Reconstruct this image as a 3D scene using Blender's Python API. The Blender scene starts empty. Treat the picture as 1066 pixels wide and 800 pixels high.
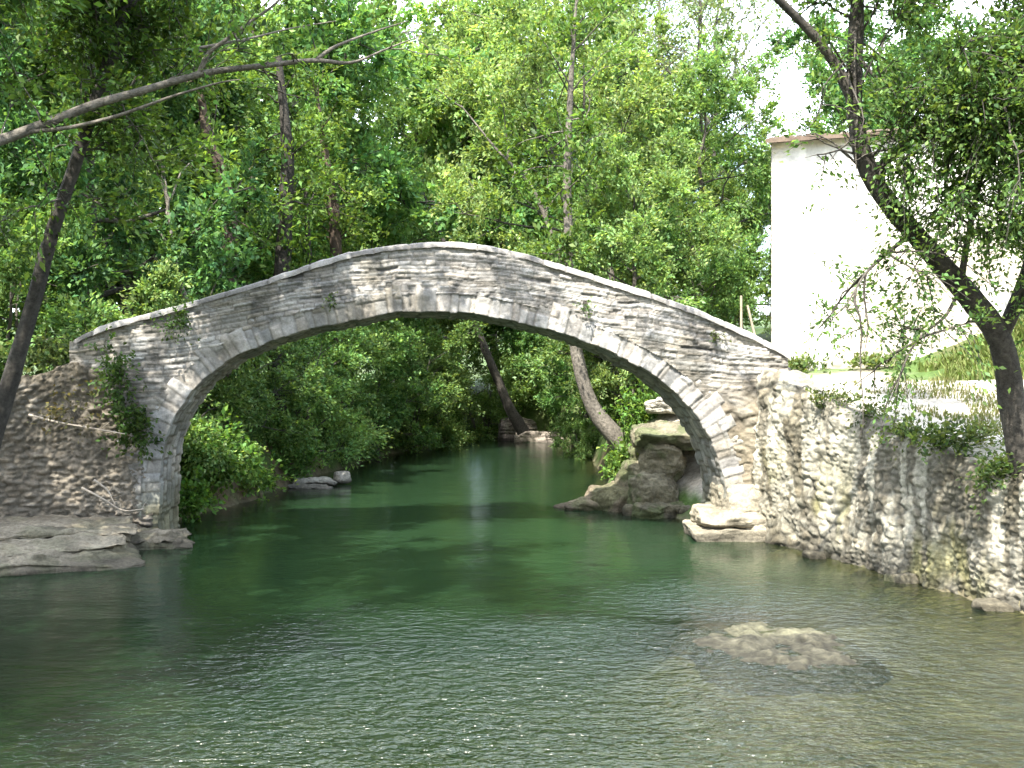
import bpy, math, random
import numpy as np
from mathutils import Vector

SC = bpy.context.scene
COL = SC.collection
PI = math.pi
CAMZ, FPX = 2.45, 1046.0
SUN = np.array([-0.26, -0.52, 0.81]); SUN = SUN / np.linalg.norm(SUN)

def P(px, py, Y):
    """photograph position at depth Y -> point in the place"""
    return np.array([(px - 533) / FPX * Y, Y, CAMZ + (400 - py) / FPX * Y])

# ------------------------------------------------------------------ noise
def _h(ix, iy, iz, seed):
    n = (ix.astype(np.int64) * 374761393 + iy.astype(np.int64) * 668265263 + iz.astype(np.int64) * 2147483647 + seed * 1274126177) & 0xffffffff
    n = ((n ^ (n >> 13)) * 1274126177) & 0xffffffff
    n = ((n ^ (n >> 16)) * 2246822519) & 0xffffffff
    n = n ^ (n >> 15)
    return (n & 0xffffff) / float(0xffffff)

def vnoise(x, y, z=0.0, seed=0):
    x, y, z = np.broadcast_arrays(np.asarray(x, float), np.asarray(y, float), np.asarray(z, float))
    ix, iy, iz = np.floor(x), np.floor(y), np.floor(z)
    fx, fy, fz = x - ix, y - iy, z - iz
    fx, fy, fz = [f * f * (3 - 2 * f) for f in (fx, fy, fz)]
    r = 0
    for a in (0, 1):
        for b in (0, 1):
            for c in (0, 1):
                w = (fx if a else 1 - fx) * (fy if b else 1 - fy) * (fz if c else 1 - fz)
                r = r + w * _h(ix + a, iy + b, iz + c, seed)
    return r

def fbm(x, y, z=0.0, o=4, seed=0):
    r, a, s = 0, 0.5, 0
    for i in range(o):
        r = r + a * vnoise(np.asarray(x) * 2 ** i, np.asarray(y) * 2 ** i, np.asarray(z) * 2 ** i, seed + i * 17)
        s += a; a *= 0.5
    return r / s

def sstep(a, b, x):
    t = np.clip((x - a) / (b - a), 0, 1)
    return t * t * (3 - 2 * t)

# ------------------------------------------------------------------ mesh building
def mesh_data(name, V, F, mat, col=None, smooth=False, attrs=None):
    V = np.ascontiguousarray(V, dtype=np.float32); F = np.ascontiguousarray(F, dtype=np.int32)
    me = bpy.data.meshes.new(name)
    k = F.shape[1]
    me.vertices.add(len(V)); me.vertices.foreach_set('co', V.ravel())
    me.loops.add(F.size); me.loops.foreach_set('vertex_index', F.ravel())
    me.polygons.add(len(F)); me.polygons.foreach_set('loop_start', np.arange(0, F.size, k, dtype=np.int32))
    if smooth:
        me.polygons.foreach_set('use_smooth', np.ones(len(F), dtype=bool))
    me.update(calc_edges=True)
    if col is not None:
        a = me.attributes.new('Col', 'FLOAT_COLOR', 'POINT')
        c = np.ones((len(V), 4), np.float32); c[:, :3] = col
        a.data.foreach_set('color', c.ravel())
    for n, v in (attrs or {}).items():
        a = me.attributes.new(n, 'FLOAT', 'POINT'); a.data.foreach_set('value', np.ascontiguousarray(v, dtype=np.float32))
    if mat: me.materials.append(mat)
    return me

def link(name, me, parent=None, loc=None):
    o = bpy.data.objects.new(name, me); COL.objects.link(o)
    if parent: o.parent = parent
    if loc is not None: o.location = loc
    return o

def obj(name, V, F, mat, parent=None, col=None, smooth=False, attrs=None):
    return link(name, mesh_data(name, V, F, mat, col, smooth, attrs), parent)

def tag(o, label=None, cat=None, group=None, kind=None):
    if label: o['label'] = label
    if cat: o['category'] = cat
    if group: o['group'] = group
    if kind: o['kind'] = kind
    return o

def thing(name, label, cat, loc=(0, 0, 0), group=None):
    o = bpy.data.objects.new(name, None); COL.objects.link(o); o.location = loc; o.empty_display_size = .2
    return tag(o, label, cat, group)

def gridF(nu, nv, wrap=False):
    """faces for grid index u*nv+v ; wrap joins last v with first"""
    u = np.arange(nu - 1); v = np.arange(nv if wrap else nv - 1)
    U, Vv = np.meshgrid(u, v, indexing='ij'); V2 = (Vv + 1) % nv
    return np.stack([U * nv + Vv, (U + 1) * nv + Vv, (U + 1) * nv + V2, U * nv + V2], -1).reshape(-1, 4)

class Acc:
    def __init__(s): s.V, s.F, s.C, s.n = [], [], [], 0
    def add(s, V, F, C=None):
        s.V.append(V); s.F.append(F + s.n); s.n += len(V)
        s.C.append(np.broadcast_to(np.asarray((1, 1, 1) if C is None else C, float), (len(V), 3)))
    def arrays(s): return np.concatenate(s.V), np.concatenate(s.F), np.concatenate(s.C)
    def data(s, name, mat, smooth=False):
        V, F, C = s.arrays(); return mesh_data(name, V, F, mat, C, smooth)
    def build(s, name, mat, parent=None, smooth=False):
        return link(name, s.data(name, mat, smooth), parent)

def resample(pts, n):
    pts = np.asarray(pts, float)
    d = np.r_[0, np.cumsum(np.linalg.norm(np.diff(pts, axis=0), axis=1))]
    t = np.linspace(0, d[-1], n)
    return np.stack([np.interp(t, d, pts[:, i]) for i in range(pts.shape[1])], 1)

def smooth_line(pts, n=40, it=3):
    p = resample(pts, n)
    for _ in range(it):
        q = p.copy(); q[1:-1] = .25 * p[:-2] + .5 * p[1:-1] + .25 * p[2:]; p = q
    return p

def tube(acc, pts, rad, sides=8, rough=0.0, seed=0, col=None):
    pts = np.asarray(pts, float); n = len(pts); rad = np.broadcast_to(rad, (n,))
    t = np.gradient(pts, axis=0); t /= np.linalg.norm(t, axis=1)[:, None] + 1e-9
    ref = np.array([0.31, 0.95, 0.1]) if abs(t[0] @ np.array([0.31, 0.95, 0.1])) < .9 else np.array([1., 0, 0])
    a = np.cross(t, ref); a /= np.linalg.norm(a, axis=1)[:, None] + 1e-9
    b = np.cross(t, a)
    th = np.linspace(0, 2 * PI, sides, endpoint=False)
    r = np.repeat(rad[:, None], sides, 1)
    if rough:
        arc = np.r_[0, np.cumsum(np.linalg.norm(np.diff(pts, axis=0), axis=1))]
        r = r * (1 + rough * (fbm(np.cos(th)[None] * 1.6 + 5, np.sin(th)[None] * 1.6 + 5, arc[:, None] * 2.2, 3, seed) - .5) * 2)
    V = pts[:, None] + r[..., None] * (a[:, None] * np.cos(th)[None, :, None] + b[:, None] * np.sin(th)[None, :, None])
    V = V.reshape(-1, 3)
    F = gridF(n, sides, True)
    acc.add(V, F, col)

# ------------------------------------------------------------------ materials
def new_mat(name):
    m = bpy.data.materials.new(name); m.use_nodes = True
    nt = m.node_tree; nt.nodes.clear()
    return m, nt, nt.nodes.new, nt.links.new

def stone_mat(name, tint=(1, 1, 1), bump=0.012, scale=22, rough=.9, contrast=.5):
    m, nt, N, L = new_mat(name)
    out = N('ShaderNodeOutputMaterial'); b = N('ShaderNodeBsdfPrincipled'); b.inputs['Roughness'].default_value = rough
    b.inputs['Specular IOR Level'].default_value = .25
    at = N('ShaderNodeAttribute'); at.attribute_name = 'Col'
    tc = N('ShaderNodeTexCoord')
    n1 = N('ShaderNodeTexNoise'); n1.inputs['Scale'].default_value = scale; n1.inputs['Detail'].default_value = 8; n1.inputs['Roughness'].default_value = .7
    n2 = N('ShaderNodeTexNoise'); n2.inputs['Scale'].default_value = scale * .13; n2.inputs['Detail'].default_value = 6
    L(tc.outputs['Object'], n1.inputs['Vector']); L(tc.outputs['Object'], n2.inputs['Vector'])
    r1 = N('ShaderNodeMapRange'); r1.inputs[1].default_value = .3; r1.inputs[2].default_value = .7
    r1.inputs[3].default_value = 1 - contrast; r1.inputs[4].default_value = 1 + contrast * .6
    L(n1.outputs['Fac'], r1.inputs[0])
    r2 = N('ShaderNodeMapRange'); r2.inputs[1].default_value = .35; r2.inputs[2].default_value = .65
    r2.inputs[3].default_value = .75; r2.inputs[4].default_value = 1.2
    L(n2.outputs['Fac'], r2.inputs[0])
    mu = N('ShaderNodeMath'); mu.operation = 'MULTIPLY'; L(r1.outputs[0], mu.inputs[0]); L(r2.outputs[0], mu.inputs[1])
    mx = N('ShaderNodeVectorMath'); mx.operation = 'SCALE'; L(at.outputs['Color'], mx.inputs[0]); L(mu.outputs[0], mx.inputs['Scale'])
    mt = N('ShaderNodeVectorMath'); mt.operation = 'MULTIPLY'; L(mx.outputs[0], mt.inputs[0]); mt.inputs[1].default_value = tint
    L(mt.outputs[0], b.inputs['Base Color'])
    bp = N('ShaderNodeBump'); bp.inputs['Distance'].default_value = bump; bp.inputs['Strength'].default_value = 1
    L(n1.outputs['Fac'], bp.inputs['Height']); L(bp.outputs[0], b.inputs['Normal'])
    L(b.outputs[0], out.inputs[0])
    return m

def leaf_mat(name, gain=1.0, trans=.45, rough=.5):
    m, nt, N, L = new_mat(name)
    out = N('ShaderNodeOutputMaterial'); b = N('ShaderNodeBsdfPrincipled')
    b.inputs['Roughness'].default_value = rough; b.inputs['Specular IOR Level'].default_value = .18
    at = N('ShaderNodeAttribute'); at.attribute_name = 'Col'
    oi = N('ShaderNodeObjectInfo')
    hs = N('ShaderNodeHueSaturation'); L(at.outputs['Color'], hs.inputs['Color'])
    h = N('ShaderNodeMapRange'); h.inputs[3].default_value = .472; h.inputs[4].default_value = .502; L(oi.outputs['Random'], h.inputs[0]); L(h.outputs[0], hs.inputs['Hue'])
    v = N('ShaderNodeMapRange'); v.inputs[3].default_value = .92 * gain; v.inputs[4].default_value = 1.3 * gain
    fr = N('ShaderNodeMath'); fr.operation = 'MULTIPLY'; fr.inputs[1].default_value = 7.31; L(oi.outputs['Random'], fr.inputs[0])
    f2 = N('ShaderNodeMath'); f2.operation = 'FRACT'; L(fr.outputs[0], f2.inputs[0]); L(f2.outputs[0], v.inputs[0]); L(v.outputs[0], hs.inputs['Value'])
    L(hs.outputs[0], b.inputs['Base Color'])
    t = N('ShaderNodeBsdfTranslucent')
    tcm = N('ShaderNodeVectorMath'); tcm.operation = 'MULTIPLY'; L(hs.outputs[0], tcm.inputs[0]); tcm.inputs[1].default_value = (1.35, 1.25, .6)
    L(tcm.outputs[0], t.inputs['Color'])
    mx = N('ShaderNodeMixShader'); mx.inputs[0].default_value = trans
    L(b.outputs[0], mx.inputs[1]); L(t.outputs[0], mx.inputs[2]); L(mx.outputs[0], out.inputs[0])
    return m

def water_mat():
    m, nt, N, L = new_mat('river_water')
    out = N('ShaderNodeOutputMaterial')
    tc = N('ShaderNodeTexCoord')
    rip = N('ShaderNodeAttribute'); rip.attribute_name = 'rip'
    dep = N('ShaderNodeAttribute'); dep.attribute_name = 'depth'
    def noise(sc, det, vec):
        mp = N('ShaderNodeMapping'); mp.inputs['Scale'].default_value = vec; L(tc.outputs['Object'], mp.inputs['Vector'])
        n = N('ShaderNodeTexNoise'); n.inputs['Scale'].default_value = sc; n.inputs['Detail'].default_value = det; n.inputs['Roughness'].default_value = .55
        n.inputs['Distortion'].default_value = .4
        L(mp.outputs[0], n.inputs['Vector']); return n
    n1 = noise(7, 2, (.75, 1.15, 1)); n2 = noise(19, 2, (.8, 1.2, 1)); n3 = noise(1.3, 2, (.7, 1.3, 1))
    def mul(a, k):
        q = N('ShaderNodeMath'); q.operation = 'MULTIPLY'; L(a, q.inputs[0])
        if isinstance(k, float): q.inputs[1].default_value = k
        else: L(k, q.inputs[1])
        return q.outputs[0]
    def add(a, c):
        q = N('ShaderNodeMath'); q.operation = 'ADD'; L(a, q.inputs[0]); L(c, q.inputs[1]); return q.outputs[0]
    hgt = add(mul(add(mul(n1.outputs['Fac'], .115), mul(n2.outputs['Fac'], .045)), rip.outputs['Fac']), mul(n3.outputs['Fac'], .02))
    bp = N('ShaderNodeBump'); bp.inputs['Distance'].default_value = 1.0; bp.inputs['Strength'].default_value = 1; L(hgt, bp.inputs['Height'])
    gl = N('ShaderNodeBsdfGlossy'); gl.inputs['Roughness'].default_value = .11; L(bp.outputs[0], gl.inputs['Normal'])
    tr = N('ShaderNodeBsdfTransparent'); tr.inputs['Color'].default_value = (.75, .80, .60, 1)
    df = N('ShaderNodeBsdfDiffuse'); df.inputs['Color'].default_value = (.013, .032, .014, 1)
    body = N('ShaderNodeMixShader')
    fac = N('ShaderNodeMapRange'); fac.inputs[1].default_value = 0; fac.inputs[2].default_value = 1.15; fac.inputs[3].default_value = .12; fac.inputs[4].default_value = .92
    L(dep.outputs['Fac'], fac.inputs[0]); L(fac.outputs[0], body.inputs[0]); L(tr.outputs[0], body.inputs[1]); L(df.outputs[0], body.inputs[2])
    fr = N('ShaderNodeFresnel'); fr.inputs['IOR'].default_value = 1.55; L(bp.outputs[0], fr.inputs['Normal'])
    mx = N('ShaderNodeMixShader'); L(fr.outputs[0], mx.inputs[0]); L(body.outputs[0], mx.inputs[1]); L(gl.outputs[0], mx.inputs[2])
    L(mx.outputs[0], out.inputs[0])
    return m

M_STONE = stone_mat('bridge_stone', bump=.014, scale=26, contrast=.32)
M_RUBBLE = stone_mat('rubble_stone', bump=.02, scale=16, contrast=.5)
M_ROCK = stone_mat('river_rock', bump=.035, scale=17, contrast=.55)
M_LIME = stone_mat('lime_washed_stone', bump=.012, scale=14, contrast=.15)
M_GROUND = stone_mat('ground_soil', bump=.03, scale=9, contrast=.5)
M_TILE = stone_mat('clay_tile', bump=.01, scale=18, contrast=.3)
M_BARK = stone_mat('tree_bark', bump=.035, scale=16, contrast=.7)
M_WOOD = stone_mat('weathered_wood', bump=.004, scale=30, contrast=.3)
M_LEAF = leaf_mat('leaf_foliage')
M_GRASS = leaf_mat('grass_blades', trans=.3)
M_WATER = water_mat()

# ------------------------------------------------------------------ the lie of the land
def XL(y): return np.interp(y, [-60, -5, 5, 10, 11.6, 12.8, 14, 15, 15.65, 16.1, 16.5, 18.3, 23, 28.5, 35, 41, 45, 60], [-9, -8, -7.9, -7.8, -9, -10.2, -10.4, -9.2, -8.2, -6.6, -5.8, -6.0, -5.4, -5.0, -4.2, -3.0, -1.6, -1])
WALLP = np.array([(3.62, 16.12), (3.95, 15.3), (4.5, 14.0), (4.95, 12.2), (5.16, 11.44), (5.42, 10.5), (6.0, 8.2), (6.9, 4.0), (8.2, -4.0)])
def XR(y): return np.interp(y, [-60, -4, 4, 8.2, 10.5, 11.44, 12.2, 14, 15.3, 16.1, 16.5, 17.6, 19, 21, 23, 26, 30, 36, 41, 45, 60],
                            [12, 8.2, 6.9, 6.0, 5.42, 5.16, 4.95, 4.5, 4.2, 4.2, 3.6, 3.35, 2.9, 1.9, 2.2, 2.6, 2.6, 2.5, 2.4, 2.0, 1])
def TERR(y): return np.interp(y, [-5, 4, 10.6, 11.6, 12.5, 14, 15.6, 20, 30, 60], [.9, 1.1, 1.33, 1.5, 1.66, 1.98, 2.5, 2.5, 3.0, 4.5])

def land(x, y):
    x = np.asarray(x, float); y = np.asarray(y, float)
    n = fbm(x * .5 + 9, y * .5, 0, 4, 3) - .5
    wob = (fbm(x * .35, y * .35, 0, 3, 11) - .5) * 1.2 * sstep(17.5, 20, y)
    xl, xr, end = XL(y) + wob, XR(y) + wob * .6, 45.5 + wob * 2
    d = np.minimum(np.minimum(x - xl, xr - x), end - y)
    depth = np.minimum(np.interp(y, [5, 9, 11.5, 14], [.36, .48, .75, 1.25]), .75 * np.clip(d, 0, None) ** .75)
    shoal = 1.15 * np.exp(-(((x - 4.2) / 1.9) ** 2 + ((y - 8.2) / 3.2) ** 2))      # shallows on the right
    bar = 1.05 * np.exp(-(((x - 2.5) / 1.0) ** 2 + ((y - 9.3) / 1.6) ** 2))
    bed = -np.clip(depth - np.maximum(shoal, bar), .10, None) * sstep(0, .5, d) - .02 + n * .06
    e = np.clip(-d, 0, None)
    lb = .55 * (1 - np.exp(-e / .35)) + 1.5 * (1 - np.exp(-e / 2.2)) + .035 * e + n * .35 * sstep(0, 1.5, e)
    far = np.clip(e - 25, 0, 200) * .05
    left = lb + far
    rt = TERR(y)
    rb = rt * (1 - np.exp(-e / (.8 + 2.2 * np.exp(-((y - 19.5) / 2.6) ** 2)))) + .02 * e + n * .3 * sstep(.3, 2, e) + far
    hump = 1.0 * sstep(8.3, 11.5, x) * sstep(17, 21, y)
    rb = rb + hump
    front = rt * sstep(.16, .42, e) + (x - xr > .4) * n * .12 + hump
    rfr = np.where(y < 16.2, front, rb)
    right = x > (xl + xr) / 2
    return np.where(d > 0, bed, np.where(right, rfr, left)), d

def axis(lo, hi, fine_lo, fine_hi, step, far=1.22):
    a = list(np.arange(fine_lo, fine_hi + 1e-6, step)); s = step
    while a[-1] < hi: s *= far; a.append(a[-1] + s)
    s = step
    while a[0] > lo: s *= far; a.insert(0, a[0] - s)
    return np.array(a)

gx = axis(-350, 350, -13, 15, .13); gy = axis(-60, 420, 3, 48, .13)
GX, GY = np.meshgrid(gx, gy, indexing='ij')
GZ, GD = land(GX, GY)
nz = fbm(GX * .8, GY * .8, 0, 4, 21)[..., None]; nf = fbm(GX * 5, GY * 5, 0, 3, 22)[..., None]
soil = np.array((.10, .075, .045)) * (.6 + .8 * nz); litter = np.array((.17, .13, .075)) * (.6 + .8 * nf)
grassc = np.array((.055, .095, .022)) * (.7 + .6 * nz)
ground = soil * nz + litter * (1 - nz)
gm = np.clip(sstep(.42, .6, nz) + .75 * sstep(26, 34, GY)[..., None], 0, 1); ground = ground * .75 * (1 - gm) + grassc * gm
dust = np.array((.44, .40, .33)) * (.8 + .4 * nf)
pathm = (sstep(.3, .5, GX - XR(GY)) * (1 - sstep(7.2, 9.3, GX + (nz[..., 0] - .5) * 3)) * (1 - sstep(21, 24, GY)) * sstep(9, 11, GY) * (GX > 2))[..., None]
pathm = np.maximum(pathm, ((GX > 5.5) & (GX < 15) & (GY > 12.5) & (GY < 17.5))[..., None] * .9)
ground = ground * (1 - pathm) + dust * pathm
bedc = np.array((.13, .115, .07)) * (.5 + .9 * nf); algae = np.array((.040, .048, .022)) * (.35 + 1.2 * nf)
dd = sstep(.18, .9, -GZ)[..., None]
bedc = bedc * (1 - dd) + algae * dd
wet = sstep(-.02, .12, GZ)[..., None]
gcol = bedc * (1 - wet) + ground * wet
o = obj('ground', np.stack([GX, GY, GZ], -1).reshape(-1, 3), gridF(len(gx), len(gy)), M_GROUND, None, gcol.reshape(-1, 3), True)
tag(o, kind='structure')

wx = np.arange(-16, 14.01, .15); wy = np.arange(-25, 50.01, .15)
WX, WY = np.meshgrid(wx, wy, indexing='ij')
wz, wd = land(WX, WY)
nn = fbm(WX * .55, WY * .4, 0, 3, 5)
# wind-ruffled water in front of a ragged line, calm in the lee of the bar and behind the bridge
line = 10.5 - np.clip(WX - .5, 0, 3.2) * .62 + (nn - .5) * 1.6
wd = .3 + 1.5 * sstep(1.2, -1.0, WX); rip = sstep(wd, -wd, WY - line) * sstep(-4.2, -1.2, WX + (nn - .5) * 2) * .9
rip = rip * np.clip(.25 + 1.5 * fbm(WX * .9, WY * .7, 0, 3, 55), .3, 1.15)
rip = np.maximum(rip, .75 * np.exp(-(((WX - 2.3) / 1.3) ** 2 + ((WY - 11.6) / 1.1) ** 2)))
rip = np.maximum(rip, .55 * sstep(2.8, 3.6, WX) * sstep(13, 11, WY))
rip = np.clip(rip + .05, 0, 1)
o = obj('river_water', np.stack([WX, WY, WX * 0], -1).reshape(-1, 3), gridF(len(wx), len(wy)), M_WATER, None, None, True,
        {'rip': rip.ravel(), 'depth': np.clip(-wz, 0, 2).ravel()})
tag(o, kind='structure')

# ------------------------------------------------------------------ masonry patterns
def courses(u, v, seed, rh=(.05, .12), sl=(.15, .5), joint=.012, bevel=.03, warp=.05):
    """irregular courses of thin slabs: profile 0..1, id hash, joint distance"""
    rng = np.random.default_rng(seed)
    wv = v + (fbm(u * .7, v * .7, 0, 3, seed) - .5) * warp * 4 + (fbm(u * 3, v * 3, 0, 2, seed + 5) - .5) * warp
    wu = u + (fbm(u * 2, v * 4, 0, 2, seed + 9) - .5) * warp * 1.5
    lo, hi = wv.min() - .1, wv.max() + .1
    e = [lo]
    while e[-1] < hi: e.append(e[-1] + rng.uniform(*rh))
    e = np.array(e); r = np.clip(np.searchsorted(e, wv, side='right') - 1, 0, len(e) - 2)
    dv = np.minimum(wv - e[r], e[r + 1] - wv)
    du = np.zeros_like(u); cid = np.zeros_like(u)
    ulo, uhi = wu.min() - .5, wu.max() + .5
    for k in np.unique(r):
        m = r == k
        c = [ulo - rng.uniform(0, .5)]
        while c[-1] < uhi: c.append(c[-1] + rng.uniform(*sl) * rng.choice([.6, 1, 1.3]))
        c = np.array(c); j = np.clip(np.searchsorted(c, wu[m], side='right') - 1, 0, len(c) - 2)
        du[m] = np.minimum(wu[m] - c[j], c[j + 1] - wu[m]); cid[m] = j
    d = np.minimum(du, dv)
    prof = sstep(joint * .3, joint + bevel, d)
    return prof, _h(r, cid, r * 0, seed + 3), d

def rubble(u, v, seed, a=.26, b=.14, joint=.015, bevel=.045):
    """Voronoi rubble, stones wider than tall"""
    uu = u + (fbm(u * 2, v * 2, 0, 2, seed) - .5) * a * .9; vv = v + (fbm(u * 2, v * 2, 0, 2, seed + 2) - .5) * b * .9
    x, y = uu / a, vv / b
    ix, iy = np.floor(x), np.floor(y)
    F1 = np.full(x.shape, 9.); F2 = F1.copy(); ID = np.zeros_like(x)
    for i in (-2, -1, 0, 1, 2):
        for j in (-1, 0, 1):
            cx, cy = ix + i, iy + j
            px = cx + .1 + .8 * _h(cx, cy, cx * 0, seed) + .5 * (cy % 2); py = cy + .1 + .8 * _h(cx, cy, cx * 0 + 1, seed)
            dist = np.hypot(x - px, y - py); idd = _h(cx, cy, cx * 0 + 2, seed)
            n1 = dist < F1
            F2 = np.where(n1, F1, np.minimum(F2, dist)); ID = np.where(n1, idd, ID); F1 = np.where(n1, dist, F1)
    d = (F2 - F1) * .5 * math.sqrt(a * b)
    return sstep(joint * .3, joint + bevel, d), ID, d

def stone_col(ID, prof, base, var=.3, mortar=(.16, .14, .11), u=None, v=None, seed=0):
    base = np.asarray(base)
    k = (1 + (ID - .5) * 2 * var)[..., None]
    warm = ((ID * 7.13) % 1)[..., None]
    c = base * k * (np.array((1.05, 1, .93)) * warm + np.array((.96, 1, 1.04)) * (1 - warm))
    p = prof[..., None] ** .7
    c = np.asarray(mortar) * (1 - p) + c * p
    if u is not None:
        lich = sstep(.56, .7, fbm(u * 1.1, v * 1.1, 0, 4, seed + 40))[..., None] * .6
        c = c * (1 - lich) + c * np.array((.62, .60, .52)) * lich
    return c

# ------------------------------------------------------------------ the bridge
BY = 16.0
TH = np.array([-.12, 1.3])          # through the bridge, front to back
def wpx(pts): return np.array([[(x - 533) / FPX * BY, CAMZ + (400 - y) / FPX * BY] for x, y in pts])
top_px = [(78, 353), (90, 346), (104, 340), (139, 330), (176, 321), (231, 304.5), (277, 291), (324, 274.5), (362, 263), (400, 256), (440, 252.5), (475, 252), (505, 255), (549, 264.5), (605, 282), (673, 303.5), (725, 322), (760, 337), (803, 357), (822, 368)]
int_px = [(165, 620), (166, 560), (166, 500), (169, 468), (178, 443), (190, 422), (208, 398), (231, 380), (259, 365), (296, 350), (324, 342), (370, 332.5), (406, 326), (440, 324.5), (470, 324.5), (500, 327.5), (545, 337), (594, 350), (635, 366), (673, 385.5), (706, 410), (729, 437), (742, 462), (750, 485), (756, 507), (757, 560), (757, 620)]
TOP = smooth_line(wpx(top_px), 300, 12)
INT = smooth_line(wpx(int_px), 760, 25)
def topz(x): return np.interp(x, TOP[:, 0], TOP[:, 1])

bridge = thing('stone_bridge', 'humpbacked single-arch stone footbridge spanning the green river', 'bridge', (-1.1, BY, 0))
bo = np.array([-1.1, BY, 0.])
BCOL = (.33, .315, .295); BMORT = (.20, .19, .17)

# arch ring and soffit in one sheet: soffit columns back->front, then front face columns
tg = np.gradient(INT, axis=0); tg /= np.linalg.norm(tg, axis=1)[:, None]
nrm = np.stack([-tg[:, 1], tg[:, 0]], 1)           # outward from the opening
arc = np.r_[0, np.cumsum(np.linalg.norm(np.diff(INT, axis=0), axis=1))]
T = np.linspace(0, .56, 32); Dp = np.linspace(1, 0, 34)[:-1]
rng = np.random.default_rng(4)
ve = [-.2]
while ve[-1] < arc[-1] + .3: ve.append(ve[-1] + rng.uniform(.07, .23))
ve = np.array(ve); A, TT = np.meshgrid(arc, T, indexing='ij')
Aw = A + (fbm(A * 3, TT * 3, 0, 2, 8) - .5) * .06
vi = np.clip(np.searchsorted(ve, Aw, side='right') - 1, 0, len(ve) - 2)
length = .30 + .2 * rng.random(len(ve))[vi]
da = np.minimum(np.minimum(Aw - ve[vi], ve[vi + 1] - Aw), length - TT)
split = rng.random(len(ve))[vi] < .35                # some voussoirs are two stones deep
da = np.minimum(da, np.where(split, np.abs(TT - .22), 9))
prof = sstep(.002, .03, da)
vid = (rng.random(len(ve))[vi] + np.where(split & (TT > .22), .37, 0)) % 1
hf = .015 * prof + (vid - .5) * .03 + (fbm(A * 6, TT * 6, 0, 4, 9) - .5) * .06 - .012
hf = np.where(TT > length, np.minimum(hf, -.05), hf)
edge = np.exp(-TT / .05)
fx = INT[:, None, 0] + nrm[:, None, 0] * TT; fz = INT[:, None, 1] + nrm[:, None, 1] * TT
front = np.stack([fx, BY - hf, fz], -1)
nib = (fbm(arc * 3, arc * 0, 0, 3, 12) - .5) * .05 + (rng.random(len(ve))[vi[:, 0]] - .5) * .03
front[..., 0] += nrm[:, None, 0] * (nib[:, None] * edge); front[..., 2] += nrm[:, None, 1] * (nib[:, None] * edge)
AD, DD = np.meshgrid(arc, Dp, indexing='ij')
ps, ids, _ = courses(AD, DD * 1.3 + 2, 31, (.2, .3), (.18, .4), .012, .03, .04)
hs = .02 * ps + (fbm(AD * 5, DD * 7, 0, 3, 13) - .5) * .04
hs = hs * np.minimum(1, DD * 6)
sx = INT[:, None, 0] - nrm[:, None, 0] * (hs - nib[:, None]) + TH[0] * DD
sz = INT[:, None, 1] - nrm[:, None, 1] * (hs - nib[:, None])
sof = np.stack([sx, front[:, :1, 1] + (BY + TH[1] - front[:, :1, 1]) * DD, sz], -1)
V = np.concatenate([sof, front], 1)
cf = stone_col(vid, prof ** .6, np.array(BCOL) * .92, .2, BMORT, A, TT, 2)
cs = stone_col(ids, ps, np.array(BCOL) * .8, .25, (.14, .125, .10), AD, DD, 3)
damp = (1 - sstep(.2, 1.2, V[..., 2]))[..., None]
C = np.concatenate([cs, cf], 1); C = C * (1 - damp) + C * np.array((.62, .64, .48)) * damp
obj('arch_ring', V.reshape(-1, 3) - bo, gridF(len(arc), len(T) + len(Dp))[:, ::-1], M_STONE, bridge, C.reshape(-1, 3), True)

def dist_to(x, z, line):
    best = np.full(x.shape, 9.)
    for i in range(0, len(line) - 1, 4):
        a, b = line[i], line[min(i + 4, len(line) - 1)]
        ab = b - a; t = np.clip(((x - a[0]) * ab[0] + (z - a[1]) * ab[1]) / (ab @ ab + 1e-9), 0, 1)
        best = np.minimum(best, np.hypot(x - a[0] - t * ab[0], z - a[1] - t * ab[1]))
    return best
def in_opening(x, z):
    k = np.argmax(INT[:, 1]); l, r = INT[:k + 1], INT[k:][::-1]
    xl = np.interp(z, l[:, 1], l[:, 0]); xr = np.interp(z, r[:, 1], r[:, 0])
    return (x > xl) & (x < xr) & (z < INT[k, 1])

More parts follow.
